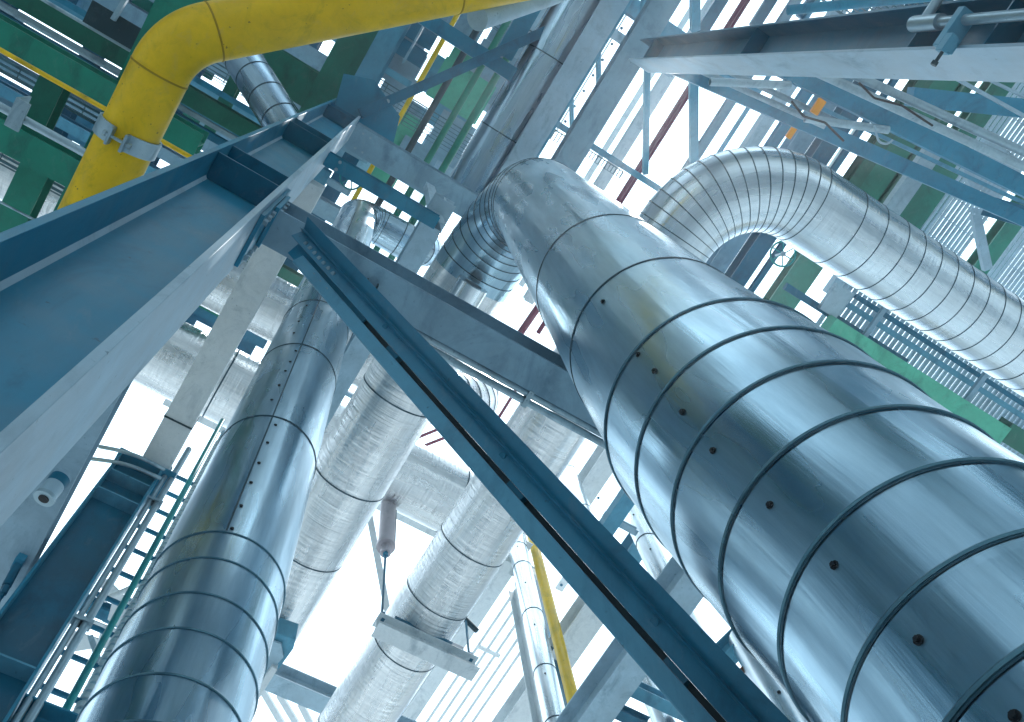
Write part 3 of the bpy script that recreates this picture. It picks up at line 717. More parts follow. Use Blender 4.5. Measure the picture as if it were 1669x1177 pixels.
m('steel_beam', 'grey-blue lengthwise beam left of the gusset plate', 'beam', (642, 45), (560, 190), 13.0, 34, 'y', 'I', h=.3, mat='mid', ext=(2, 1))
m('steel_beam', 'thinner grey lengthwise beam between the gusset plate and the gratings', 'beam', (662, 40), (600, 150), 13.1, 14, 'y', 'C', h=.3, mat='mid', ext=(2, 0))
P0 = W(392, 90, 12.3); P1 = W(492, 250, 11.0)
thing('insulated_pipe', 'short slanting silver pipe between the yellow pipe and the near column', 'pipe', [('pipe_jacket', tube([P0 + (P0 - P1), P1], .235, 56, [2.0, 2.35, 2.75, 3.15, 3.5], .018, .004), ['clad', 'seam'])], P0)

# far upper deck, seen through the gratings -------------------------------
random.seed(3)
def deck(label, x0, x1, y0, y1, Z, nb, mat, gap=.5, group='far upper deck beams'):
    for k in range(nb):
        y = y0 + (y1 - y0) * (k + .5) / nb + random.uniform(-.1, .1); wd = random.choice((.12, .2, .3))
        mb = MB(); extrude(mb, pI(wd, wd * 1.3), (x0, y, Z), (x1, y, Z))
        thing('steel_beam', label, 'beam', [('profile', mb, random.choice(mat))], (x0, y, Z), group)
deck('dim crosswise beam of the far upper deck behind the top left gratings', -14, .1, -4.5, 7.5, 17.5, 26, ['deep', 'dgreen', 'mid', 'grey'])
for k in range(9):
    x = -13 + k * 1.6; mb = MB(); extrude(mb, pI(.3, .4), (x, -5, 18.1), (x, 8, 18.1))
    thing('steel_beam', 'dim lengthwise beam of the far upper deck behind the top left gratings', 'beam', [('profile', mb, 'deep')], (x, -5, 18), 'far upper deck lengthwise beams')
random.seed(11)
for k in range(34):
    x = random.uniform(-.9, 2.0); y = random.uniform(-2.6, 1.2); a = random.uniform(.5, 1.1); b = random.uniform(.5, 1.1)
    pl = MB(); box(pl, (x, y, 17.6 + k * .012), (x + a, y + b, 17.605 + k * .012))
    thing('deck_plate', 'floor plate high above the open grating by the thin green pipes', 'plate', [('p', pl, random.choice(['pale', 'grey', 'pale', 'mid', 'pgreen']))], (x, y, 17.6), 'floor plates above the centre gratings')
for k in range(95):
    x = random.uniform(-13, -.8); y = random.uniform(-4.5, 7.0); a = random.uniform(.6, 1.9); b = random.uniform(.4, 1.2)
    pl = MB(); box(pl, (x, y, 18.5 + k * .012), (x + a, y + b, 18.505 + k * .012))
    thing('deck_plate', 'floor plate of the far upper deck behind the top left gratings', 'plate', [('p', pl, random.choice(['mid', 'deep', 'green', 'pale', 'grey', 'pale']))], (x, y, 18.5), 'floor plates of the far upper deck')

# ================================================================== 10. right side: stairs of tubes, gratings, green plates
rt = [((1117, 116), (1660, 352), 12.4, 24, 'C', 'blue', 'long blue channel sloping under the right-hand column, nearest the elbow', .12),
      ((1148, 118), (1345, 206), 12.2, 10, 'O', 'galv', 'lower of two thin handrail tubes near the bright gap', 0),
      ((1195, 120), (1365, 200), 12.2, 10, 'O', 'galv', 'upper of two thin handrail tubes near the bright gap', 0),
      ((1292, 116), (1700, 318), 11.8, 30, 'C', 'blue', 'wide blue channel between the sloping tubes on the right', .16),
      ((1343, 123), (1700, 286), 11.2, 15, 'O', 'galv', 'lower thick sloping tube at the right edge', 0),
      ((1405, 128), (1700, 262), 11.2, 15, 'O', 'galv', 'upper thick sloping tube at the right edge', 0),
      ((1560, 128), (1700, 205), 10.6, 5, 'R', 'pale', 'thin pale angle bar high at the right edge', .05),
      ((1610, 128), (1700, 172), 10.6, 4, 'R', 'pale', 'thinnest pale bar highest at the right edge', .05),
      ((1400, 205), (1700, 345), 12.3, 6, 'R', 'mid', 'thin flat bar just under the wide blue channel', .05)]
for p, q, z, wd, k, mt, lb, h in rt:
    m('handrail' if k == 'O' else 'stringer', lb, 'tube' if k == 'O' else 'bar', p, q, z, wd, None, k, h=h or None, mat=mt, Z2=z * .97, ext=(.6, .8) if wd != 10 else (.6, 0))
m('open_tube', 'open-ended tube stub poking out just below the right-hand column', 'tube', (1170, 134), (1288, 139), 11.6, 13, None, 'OO', mat='galv', ext=(.1, 0))
m('open_tube', 'open-ended tube stub farther right, across the long blue channel', 'tube', (1312, 193), (1448, 212), 11.6, 13, None, 'OO', mat='galv')
m('steel_beam', 'smooth blue box beam at the right edge below the right-hand column', 'beam', (1488, 158), (1720, 182), 12.8, 30, None, 'R', h=.2, mat='blue')
m('steel_beam', 'dark blue beam end where the long blue channel stops at the right edge', 'beam', (1618, 338), (1700, 362), 12.6, 32, None, 'R', h=.2, mat='deep')
m('strut', 'white strut crossing the gratings below the long blue channel', 'strut', (1592, 348), (1612, 440), 13.2, 14, None, 'L', h=.1, mat='pale')
m('strut', 'white strut rising between the two blue channels at the right', 'strut', (1577, 272), (1592, 318), 13.2, 13, None, 'L', h=.1, mat='pale')
m('strut', 'pale angle below the dark beam end at the right edge', 'strut', (1583, 342), (1700, 372), 13.1, 9, None, 'L', h=.1, mat='pale')
# Y running deck strips on the right, Z about 12.5
strips = [((1450, 215), (1380, 322), 22, 'dgreen', 'dark green lengthwise beam nearest the bright gap'),
          ((1470, 235), (1400, 340), 40, 'green', 'green lengthwise plate beam left of the corrugated twin beams'),
          ((1508, 240), (1435, 352), 14, 'dgreen', 'narrow dark green beam left of the corrugated twin beams'),
          ((1568, 252), (1470, 395), 62, 'green', 'widest green lengthwise plate beam on the right'),
          ((1650, 385), (1590, 470), 50, 'green', 'green lengthwise beam between the two right-hand gratings'),
          ((1330, 418), (1265, 510), 46, 'green', 'green lengthwise beam between the widest riser and the ringed pipe')]
for k_, (p, q, wd, mt, lb) in enumerate(strips):
    m('steel_beam', lb, 'beam', p, q, 14.2 + .37 * k_, wd, 'y', 'I', h=.3, mat=mt, ext=(2.5, .6))
for k, (dx, lb) in enumerate(((0, 'left half of the blue-grey twin channels over the ringed pipe'), (16, 'right half of the blue-grey twin channels over the ringed pipe'))):
    m('steel_beam', lb, 'beam', (1512 + dx, 250), (1445 + dx, 350), 13.8, 15, 'y', 'C', h=.15, mat='galv', ext=(.2, 1.5))
grating('slatted grating in the middle of the right side, above the ringed pipe', (1555, 380), (1600, 325), 12.9, .075, 'y', cross=.5, mat='pale', th=.03) if False else None
grating('pale slatted grating behind the white strut on the right', (1490, 395), (1600, 385), 13.0, .075, 'y', cross=.4, mat='pale', th=.028) if False else None
def gr_rect(label, cx, cy, w_, l_, Z, **k):
    c = W(cx, cy, Z); x0, x1, y0, y1 = c.x - w_ / 2, c.x + w_ / 2, c.y - l_ / 2, c.y + l_ / 2; mb = MB(); x = x0
    sp = k.get('sp', .085); th = k.get('th', .05)
    while x < x1 - th: box(mb, (x, y0, Z), (x + th, y1, Z + .04)); x += sp
    y = y0
    while y < y1: box(mb, (x0, y, Z + .022), (x1, y + .014, Z + .038)); y += .35
    e = MB(); 
    for lo, hi in (((x0 - .02, y0 - .01, Z - .01), (x1, y0 - .001, Z + .05)), ((x0 - .02, y1 + .001, Z - .01), (x1, y1 + .01, Z + .05))): box(e, lo, hi)
    thing('floor_grating', label, 'grating', [('bar_mesh', mb, k.get('mat', 'pale')), ('edge_band', e, 'galv')], (x0, y0, Z))
gr_rect('pale slatted floor grating behind the white strut at right', 1555, 370, .95, 2.9, 14.7)
gr_rect('pale slatted floor grating at the far right edge', 1668, 440, 1.0, 2.7, 14.7)
gr_rect('slatted grating high at the right edge above the blue box beam', 1650, 222, 1.0, 1.9, 14.7)
# lower right: green crosswise beam and grating with bars between the widest riser and ringed pipe
m('steel_beam', 'bright green crosswise beam between the widest riser and the ringed pipe', 'beam', (1362, 540), (1632, 706), 12.2, 33, 'x', 'R', h=.25, mat='pgreen', ext=(.1, .1), bevel=.004)
c0 = W(1300, 470, 12.8)
def lr():
    A = W(1330, 545, 12.9); mb = MB(); Z = 12.9; y0, y1 = -.95, .55; x0, x1 = 7.0, 13.5
    x = x0
    while x < x1: box(mb, (x, y0, Z), (x + .06, y1, Z + .04)); x += .095
    for y in (-.9, -.45, 0, .45): box(mb, (x0, y, Z + .022), (x1, y + .014, Z + .038))
    thing('floor_grating', 'long slatted grating behind the bright green crosswise beam', 'grating', [('bar_mesh', mb, 'pale')], (x0, y0, Z))
lr()
for k, (p, q, wd, mt, lb) in enumerate((((1400, 512), (1690, 690), 9, 'mid', 'first blue bar above the bright green crosswise beam'), ((1410, 500), (1700, 672), 8, 'deep', 'second, darker bar above the bright green crosswise beam'),
        ((1430, 495), (1700, 655), 6, 'mid', 'third bar, tucked against the ringed pipe'), ((1300, 478), (1395, 540), 12, 'deep', 'dark bar left of the bright green crosswise beam'))):
    m('steel_beam', lb, 'beam', p, q, 12.5, wd, 'x', 'R', h=.08, mat=mt, ext=(.2, 1))
for p, q, lb in (((1436, 510), (1416, 545), 'grey cross bar left of centre over the bright green beam'), ((1608, 612), (1575, 655), 'grey cross bar at the right over the bright green beam')):
    m('steel_beam', lb, 'beam', p, q, 12.3, 8, 'y', 'R', h=.06, mat='grey', ext=(.1, .1))
m('steel_beam', 'dark green crosswise beam at the right edge past the bright green one', 'beam', (1640, 705), (1740, 765), 12.3, 34, 'x', 'I', h=.3, mat='dgreen')
m('steel_beam', 'grey flat beam between the widest riser and the ringed pipe', 'beam', (1378, 470), (1350, 512), 12.4, 34, 'y', 'R', h=.1, mat='galv')
tag1 = MB(); c = W(1335, 174, 10.5); box(tag1, (c.x - .05, c.y - .09, 10.5), (c.x + .05, c.y + .09, 10.56)); thing('junction_box', 'small orange box beside the open-ended tubes', 'box', [('p', tag1, 'orange', .01)], c)
tag1 = MB(); c = W(1293, 214, 13.5); box(tag1, (c.x - .05, c.y - .12, 13.5), (c.x + .04, c.y + .12, 13.56)); thing('junction_box', 'tiny orange marker between the beams above the elbow crown', 'box', [('p', tag1, 'orange', .01)], c)

# ================================================================== 11. lower left
def low_left():
    # column and the pale box beam that lands on it
    x0, x1, y0, y1 = -.60, -.205, 4.2, 4.55
    parts = []
    for xa, xb in ((x0, x0 + .02), (x1 - .02, x1)):
        f = MB(); box(f, (xa, y0, -CAMZ), (xb, y1, 7.9)); parts.append(('flange', f, 'blue', .002))
    f = MB(); box(f, (x0 + .02, y0 + .12, -CAMZ), (x1 - .02, y0 + .135, 7.9)); parts.append(('web', f, 'deep'))
    for z in (7.2, 7.55, 5.0):
        f = MB(); box(f, (x0 + .021, y0 + .005, z), (x1 - .021, y0 + .119, z + .016)); parts.append(('stiffener_plate', f, 'mid'))
    f = MB(); box(f, (x0 - .02, y0 - .02, 7.9), (x1 + .12, y1 + .02, 7.925)); parts.append(('cap_plate', f, 'blue', .002))
    thing('steel_column', 'teal-blue column standing in the lower left corner', 'column', parts, (x0, y0, -CAMZ))
    mb = MB(); box(mb, (-.42, 1.26, 7.93), (-.16, 4.75, 8.2)); s1 = MB(); box(s1, (-.425, 3.72, 7.922), (-.155, 3.735, 8.205))
    thing('steel_beam', 'pale box beam leading from the near column to the lower left column', 'beam', [('box_section', mb, 'white', .004), ('joint_line', s1, 'dark')], (-.3, 1.3, 7.93))
    for k, (xx, rr, lb) in enumerate(((-.165, .022, 'left conduit clamped beside the lower left column'), (-.105, .028, 'right conduit clamped beside the lower left column'))):
        mb = tube([(xx, 4.25, -CAMZ), (xx, 4.25, 8.1 + .5 * k)], rr, 16); cl = []
        for z in (5.6, 7.4):
            b = MB(); box(b, (xx - rr - .012, 4.25 - rr - .01, z), (xx + rr + .012, 4.25 + rr + .01, z + .035)); cl.append(('clip', b, 'galv'))
        thing('conduit', lb, 'conduit', [('conduit_tube', mb, 'galv')] + cl, (xx, 4.25, -CAMZ), 'conduits beside the lower left column')
    # bent hoses over the joint
    for k, (q0, q1, q2) in enumerate((((162, 728), (215, 738), (268, 765)), ((150, 748), (205, 755), (262, 780)))):
        pts = fillet([W(*q0, 7.7), W(*q1, 7.6), W(*q2, 7.7)], .35, 6)
        thing('hose', ['upper thin bent hose crossing the head of the lower left column', 'lower thin bent hose crossing the head of the lower left column'][k], 'hose', [('p', tube(pts, .018, 10), 'galv')], pts[0])
    # grey lengthwise beam with turnbuckle
    mb = MB(); extrude(mb, pI(.34, .3, .016), (-.80, 2.0, 6.15), (-.80, 9, 6.15))
    thing('steel_beam', 'grey lengthwise beam at the left edge with a shackle hanging from it', 'beam', [('profile', mb, 'pale', .003)], (-.8, 2, 6))
    c = W(32, 915, 5.97); e = W(-40, 1050, 5.2)
    a = MB(); box(a, (c.x - .03, c.y - .05, 5.92), (c.x + .03, c.y + .05, 5.998)); b = MB(); d = (e - c).normalized()
    tube([c + d * .02, c + d * .25], .03, 16, mb=b); rd = tube([c + d * .2, e], .014, 12); sc_ = MB(); extrude(sc_, pO(.026, 6), c + d * .26, c + d * .33)
    tube([c + d * .25, c + d * .36], .018, 10, mb=sc_)
    thing('turnbuckle', 'small dark shackle and turnbuckle rod near the left edge', 'turnbuckle', [('lug', a, 'blue', .004), ('clevis', b, 'deep'), ('rod', rd, 'deep'), ('nut', sc_, 'deep')], c)
    # round lamp-like spring can
    c = W(72, 812, 5.8); e = W(100, 778, 6.0); d = (e - c).normalized()
    cn = tube([c, c + d * .26], .065, 28); rim = tube([c - d * .006, c + d * .02], .071, 28); hole = MB(); extrude(hole, pO(.035, 20), c - d * .012, c - d * .004); lb_ = tube([c + d * .13, c + d * .20], .0665, 28)
    thing('spring_can', 'small round can with a blue printed sleeve tucked behind the near column', 'can', [('can_body', cn, 'pale'), ('rim', rim, 'galv'), ('bore', hole, 'blk'), ('sleeve', lb_, 'deep')], c)
    # crosswise beam at the bottom left
    mb = MB(); extrude(mb, pI(.24, .34, .016), (-5, 4.35, 4.65), (-.61, 4.35, 4.65)); thing('steel_beam', 'dark crosswise beam in the bottom left corner, left of the column', 'beam', [('profile', mb, 'deep', .003)], (-5, 4.35, 4.5))
    mb = MB(); extrude(mb, pI(.24, .34, .016), (-.2, 4.35, 4.65), (5, 4.35, 4.65)); thing('steel_beam', 'blue crosswise beam running from the lower left column behind the left riser', 'beam', [('profile', mb, 'blue', .003)], (-.2, 4.35, 4.5))
    # ladder
    parts = []; y = 4.75
    for k in range(24):
        b = tube([(-.175, y, .2 + k * .38), (.125, y, .2 + k * .38)], .022, 10); parts.append(('rung', b, 'blue'))
    for xx in (-.185, .135):
        b = MB(); box(b, (xx - .008, y - .03, -CAMZ), (xx + .008, y + .03, 9.0)); parts.append(('side_rail', b, 'mid'))
    thing('ladder', 'ladder with blue rungs between the lower left column and the left riser', 'ladder', parts, (-.03, y, -CAMZ))
    thing('small_pipe', 'thin teal vertical rod in front of the ladder', 'pipe', [('p', tube([(.05, 4.62, -CAMZ), (.05, 4.62, 10.4)], .027, 14), 'teal')], (.05, 4.62, -CAMZ))
    hr = ray(345, 745); hx = hr.x / hr.y * 4.75
    st = tube([(hx, 4.75, -CAMZ), (hx, 4.75, 10.4)], .032, 16, [k * .09 + .05 for k in range(130)], .05, .012)
    thing('hose', 'ribbed grey hose running up beside the left riser', 'hose', [('p', st, ['pale', 'white'])], (.2, 4.6, -CAMZ))
    # gussets behind
    def poly(pts, Z, th=.02):
        A = [W(*p, Z) for p in pts]; B = [a + Vector((0, 0, th)) for a in A]; n = len(A); b = MB()
        b.add(A + B, [list(range(n))[::-1], list(range(n, 2 * n))] + [[i, (i + 1) % n, n + (i + 1) % n, n + i] for i in range(n)]); return b
    thing('gusset_plate', 'upper pale gusset plate between the lower left column and the left riser', 'gusset plate', [('p', poly([(160, 950), (175, 945), (195, 965), (225, 1000), (212, 1035), (175, 1010), (182, 985)], 8.0), 'white')], W(180, 980, 8))
    thing('gusset_plate', 'lower pale gusset plate with clipped corners beside the left riser', 'gusset plate', [('p', poly([(132, 1004), (202, 1032), (190, 1058), (160, 1056), (123, 1062), (104, 1052), (120, 1030), (160, 1042), (164, 1028), (134, 1014)], 8.1), 'white')], W(150, 1040, 8.1))
    m('steel_beam', 'short blue crosswise beam between the two pale gusset plates', 'beam', (135, 990), (205, 1018), 8.2, 20, 'x', 'I', mat='blue', ext=(.3, 1))
    m('strut', 'thin pale strut hanging from the lower pale gusset plate', 'strut', (143, 1040), (163, 1100), 8.0, 8, None, 'R', mat='pale', Z2=7.4)
    m('strut', 'white round strut from the upper pale gusset plate to the left riser', 'strut', (170, 978), (240, 946), 7.9, 9, None, 'O', mat='white')
low_left()

# ================================================================== 12. spring hanger under the long pipe
def hanger():
    A = W(603, 1040, 9.05); B = W(776, 1100, 9.05); y = (A.y + B.y) / 2 - .06; zb = 9.05
    mb = MB(); extrude(mb, pI(.20, .22, .014), (A.x, y, zb + .11), (B.x, y, zb + .11)); parts = [('profile', mb, 'white', .003)]
    b = MB(); box(b, (A.x + .2, y - .09, zb + .221), (B.x - .2, y + .09, zb + .30)); parts.append(('saddle', b, 'deep', .004))
    for xx in (A.x + .07, B.x - .07):
        b = MB(); box(b, (xx - .02, y - .05, zb + .2), (xx + .02, y + .05, zb + .34)); parts.append(('lug', b, 'deep'))
    thing('support_beam', 'hanging pale beam carrying the long pipe near the bottom', 'hanger beam', parts, (A.x, y, zb))
    xl = A.x + .07
    rod = tube([(xl, y, zb + .3), (xl, y, zb + 1.92)], .016, 10); cl = MB(); tube([(xl, y, zb + 1.72), (xl, y, zb + 1.95)], .035, 12, mb=cl)
    can = tube([(xl, y, zb + 1.96), (xl, y, zb + 3.15)], .112, 40, inner=.07); rim = tube([(xl, y, zb + 1.94), (xl, y, zb + 2.02)], .126, 40, inner=.07)
    ey = MB(); box(ey, (xl - .07, y - .01, zb + 3.15), (xl + .07, y + .01, zb + 3.28)); box(ey, (xl + .114, y - .02, zb + 2.1), (xl + .13, y + .02, zb + 3.1))
    up_ = tube([(xl, y, zb + 3.2), (xl, y, 13.4)], .012, 8)
    thing('spring_hanger', 'pinkish spring canister hanging by a rod beside the long pipe', 'spring hanger', [('rod', rod, 'deep'), ('turnbuckle', cl, 'blue'), ('canister', can, 'mauve'), ('rim', rim, 'mauve'), ('bracket', ey, 'dark'), ('hanger_rod', up_, 'mid')], (xl, y, zb))
    xr = B.x - .07
    rod = tube([(xr, y, zb + .3), (xr, y, zb + 1.1)], .016, 10); cl = MB(); P = Vector((xr, y, zb + 1.08)); tube([P, P + Vector((.16, .0, -.14))], .035, 12, mb=cl)
    thing('hanger_rod', 'short rod with a turnbuckle at the right end of the hanging beam', 'hanger rod', [('rod', rod, 'deep'), ('turnbuckle', cl, 'dark')], (xr, y, zb))
    P0 = W(598, 850, 12.4); P1 = W(628, 1010, 12.4)
    m('strut', 'thin white strut beside the spring canister', 'strut', (600, 830), (632, 1000), 12.4, 10, None, 'R', h=.05, mat='white', Z2=11.4)
    m('steel_beam', 'white crosswise beam behind the spring canister, under the wide cross pipe', 'beam', (560, 795), (790, 905), 13.4, 20, 'x', 'R', h=.2, mat='white', ext=(3, 1))
hanger()
def slab(pts, Z, th):
    A = [W(*p, Z) for p in pts]; B = [a + Vector((0, 0, th)) for a in A]; n = len(A); b = MB()
    return b.add(A + B, [list(range(n))[::-1], list(range(n, 2 * n))] + [[i, (i + 1) % n, n + (i + 1) % n, n + i] for i in range(n)])
def bracket2():
    c = W(455, 1060, 8.9)
    thing('pipe_support', 'pale angular bracket under the pipe that passes behind the left riser', 'bracket', [('shoe', slab([(440, 1028), (482, 1042), (478, 1058), (455, 1090), (420, 1105), (415, 1080)], 8.9, .3), 'mid', .01), ('arm', slab([(443, 1086), (452, 1092), (418, 1146), (406, 1142)], 8.8, .2), 'white', .01), ('cover_plate', slab([(430, 1040), (458, 1050), (462, 1072), (440, 1095), (420, 1100)], 8.85, .03), 'pale', .003)], c)
bracket2()
m('steel_beam', 'pale crosswise beam low at the bottom between the left riser and the long pipe', 'beam', (400, 1098), (545, 1155), 11.0, 34, 'x', 'I', h=.3, mat='pale', ext=(2, 2))
for k, (p, q, lb) in enumerate((((428, 1128), (470, 1200), 'left of three white slanting rails at the bottom edge'), ((455, 1135), (497, 1205), 'middle of three white slanting rails at the bottom edge'), ((490, 1150), (515, 1200), 'right of three white slanting rails at the bottom edge'))):
    m('rail', lb, 'rail', p, q, 12.0, 10, None, 'R', h=.06, mat='white', group='white slanting rails at the bottom')

# ================================================================== 13. bottom centre risers
def riser(name, label, q, d, r, z0, z1, mat, seams=(), screws=False):
    v = ray(*q); k = d / math.hypot(v.x, v.y); c = Vector((v.x * k, v.y * k, 0))
    mb = tube([c + UP * z0, c + UP * z1], r, 40, [s - z0 for s in seams], .016, .005)
    parts = [('pipe_jacket', mb, [mat, 'seam'])]
    if screws:
        n = -c.normalized()
        for i in range(14):
            P = c + n * r + UP * (z0 + (z1 - z0) * (i + .5) / 14); b = MB(); extrude(b, pO(.012, 6), P, P + n * .008); parts.append(('screw', b, 'blk'))
    thing(name, label, 'pipe', parts, c + UP * z0)
G = -CAMZ
riser('small_pipe', 'bright yellow vertical pipe below the brace', (905, 1025), 8.0, .085, G, 14.5, 'yellow')
riser('insulated_pipe', 'slender silvery riser just left of the bright yellow vertical pipe', (876, 1040), 7.6, .15, G, 13.6, 'clad_sm', [8.1, 9.0, 10.0, 11.3, 12.6, 13.2], True)
riser('insulated_pipe', 'slim silvery riser beneath the far end of the long crosswise beam', (943, 812), 7.6, .14, G, 15.6, 'clad_sm', [13.8, 15.4])
riser('insulated_pipe', 'silvery riser with a capped top between brace and widest riser', (1060, 895), 6.4, .15, G, 11.2, 'clad_sm', [7.6, 9.0, 10.2], True)
riser('insulated_pipe', 'pale riser rising from behind the silvery capped one', (1003, 765), 9.0, .17, G, 21, 'clad_sm', [14, 15.2])
riser('insulated_pipe', 'silvery riser at the bottom between brace and widest riser', (1262, 1115), 4.6, .14, G, 5.6, 'clad_sm', [3.5, 4.4], True)
riser('insulated_pipe', 'faint silvery riser at the bottom edge behind the crossing struts', (1058, 1120), 9.0, .12, G, 11.4, 'clad_sm', [8.5, 10], True)
def vcol(label, q, d, w_, z1, mat):
    v = ray(*q); k = d / math.hypot(v.x, v.y); x, y = v.x * k, v.y * k; mb = MB(); extrude(mb, pI(w_, w_, .015), (x, y, G), (x, y, z1), Vector((0, 1, 0)))
    thing('steel_column', label, 'column', [('profile', mb, mat)], (x, y, G))
vcol('white column left of the slender riser at the bottom centre', (862, 1060), 8.3, .2, 13.2, 'white')
vcol('dark teal column edge between the slender riser and the yellow vertical pipe', (895, 1050), 8.6, .12, 14.2, 'deep')
m('steel_beam', 'pale lengthwise beam crossing below the brace at the bottom edge', 'beam', (940, 1200), (1150, 948), 8.0, 52, 'y', 'I', h=.4, mat='pale', ext=(2, 2.5), bolts=0)
m('steel_beam', 'dark bracket end with a rusty pin beside the widest riser', 'beam', (1165, 1098), (1235, 1030), 5.5, 30, None, 'I', h=.15, mat='mid', ext=(.0, .3))
m('pin', 'rusty round pin poking out beside the widest riser', 'pin', (1208, 1095), (1232, 1070), 5.3, 10, None, 'O', mat='rust')
m('strut', 'blue-grey strut at the bottom edge meeting the foot of the brace', 'strut', (1020, 1125), (1130, 1170), 8.4, 22, 'x', 'I', h=.15, mat='mid', ext=(.2, .4))
m('strut', 'thin dark strut below the blue-grey one at the bottom edge', 'strut', (985, 1155), (1060, 1190), 8.2, 18, 'x', 'I', h=.15, mat='deep')
m('steel_beam', 'pale lengthwise beam behind the yellow vertical pipe, with bolted splice', 'beam', (1000, 955), (880, 1130), 11.5, 46, 'y', 'I', h=.35, mat='white', ext=(.0, 1), bolts=2)
m('steel_beam', 'pale lengthwise beam from mid bottom up to the slender riser', 'beam', (842, 925), (655, 1172), 13.5, 24, 'y', 'I', h=.5, mat='white', ext=(.5, 2))
m('steel_beam', 'blue lengthwise beam right of the slim riser near the centre', 'beam', (1000, 740), (960, 800), 15.0, 34, 'y', 'I', h=.4, mat='white', ext=(1.2, .8))
m('steel_beam', 'small box bracket beam above the capped silvery riser', 'beam', (1020, 822), (995, 858), 9.7, 26, 'y', 'C', h=.15, mat='mid', ext=(.6, .1))
m('steel_beam', 'thin pale crosswise bracket bar left of the capped silvery riser', 'beam', (985, 845), (1040, 868), 9.9, 10, 'x', 'I', h=.1, mat='pale')
m('steel_beam', 'blue lengthwise beam stub between the brace and the capped silvery riser', 'beam', (1035, 905), (1000, 955), 11.5, 30, 'y', 'I', h=.3, mat='mid', ext=(1, .2))
for k in range(5):
    A, B = mid((842 - 2 + k * 8, 960 + k * 16), (690 + k * 8, 1188 + k * 16), 'y', 14.0)
    thing('cable', 'one of five parallel thin white cables by the pale lengthwise beam at the bottom', 'cable', [('p', tube([A, B], .028, 8), 'white')], A, 'parallel white cables at the bottom')
m('steel_beam', 'little white cross bar holding the five thin cables', 'beam', (778, 1055), (815, 1070), 13.9, 6, 'x', 'R', h=.05, mat='white')
def panel(label, p, q, Z, mat='white'):
    A = W(*p, Z); B = W(*q, Z); x0, x1 = sorted((A.x, B.x)); y0, y1 = sorted((A.y, B.y)); mb = MB(); box(mb, (x0, y0, Z), (x1, y1, Z + .06)); sl_ = MB(); y = y0 + .3
    parts = [('panel', mb, mat, .006)]
    while y < y1:
        for x in (x0 + .06,): 
            b = MB(); extrude(b, pO(.03, 8), (x, y, Z), (x, y, Z - .02)); parts.append(('rivet', b, 'deep'))
        y += .32
    thing('wall_panel', label, 'panel', parts, (x0, y0, Z))
panel('white riveted soffit panel right of the slim riser', (985, 790), (930, 870), 16.5)
panel('white riveted soffit panel behind the yellow vertical pipe', (975, 880), (905, 960), 16.8)
panel('long pale soffit panel at the top edge, between the slim and the deep blue beams', (1025, 20), (905, 215), 17.5)
panel('pale soffit panel right of the elbow crown with a row of rivets', (1400, 200), (1335, 300), 16.0)
panel('creamy soffit panel beside the green beams, right of the elbow crown', (1430, 215), (1375, 312), 15.5)

# ================================================================== 14. unseen platforms added overhead to shade the plant and darken reflections
def shade_deck(label, x0, x1, y0, y1, Z, nx, ny, skip):
    random.seed(int(Z * 10 + nx)); n = 0; parts = []
    dx = (x1 - x0) / nx; dy = (y1 - y0) / ny
    for i in range(nx):
        for j in range(ny):
            if random.random() < skip: continue
            b = MB(); box(b, (x0 + i * dx + .02, y0 + j * dy + .02, Z), (x0 + (i + 1) * dx - .02, y0 + (j + 1) * dy - .02, Z + .05))
            parts.append(('floor_plate', b, random.choice(['deep', 'blue', 'dgreen', 'deep'])))
    for j in range(ny + 1):
        b = MB(); extrude(b, pI(.3, .5), (x0, y0 + j * dy, Z - .27), (x1, y0 + j * dy, Z - .27)); parts.append(('joist', b, random.choice(['blue', 'deep', 'mid'])))
    for i in range(0, nx + 1, 2):
        b = MB(); extrude(b, pI(.3, .5), (x0 + i * dx, y0, Z - .78), (x0 + i * dx, y1, Z - .78)); parts.append(('girder', b, 'blue'))
    thing('platform', label, 'platform', parts, (x0, y0, Z))
shade_deck('unseen overhead platform added beyond the left edge to shade the plant and darken reflections', -26, -6.0, -10, 14, 13.5, 7, 8, .12)
shade_deck('unseen overhead platform added beyond the top edge to shade the plant and darken reflections', -6, 22, -24, -6.6, 14.5, 8, 6, .12)
for k, (x, y) in enumerate(((-6.2, -6.8), (-6.2, 3), (-6.2, 13.6), (-16, -6.8), (-16, 13), (8, -6.9), (21.5, -6.9), (8, -23), (-25.5, -9.5), (-25.5, 13.5), (21.5, -23.5))):
    mb = MB(); extrude(mb, pI(.4, .4, .02), (x, y, -CAMZ), (x, y, 12.7), Vector((0, 1, 0)))
    thing('steel_column', 'plain blue column carrying the added overhead platforms', 'column', [('profile', mb, 'blue')], (x, y, -CAMZ), 'columns of the added overhead platforms')

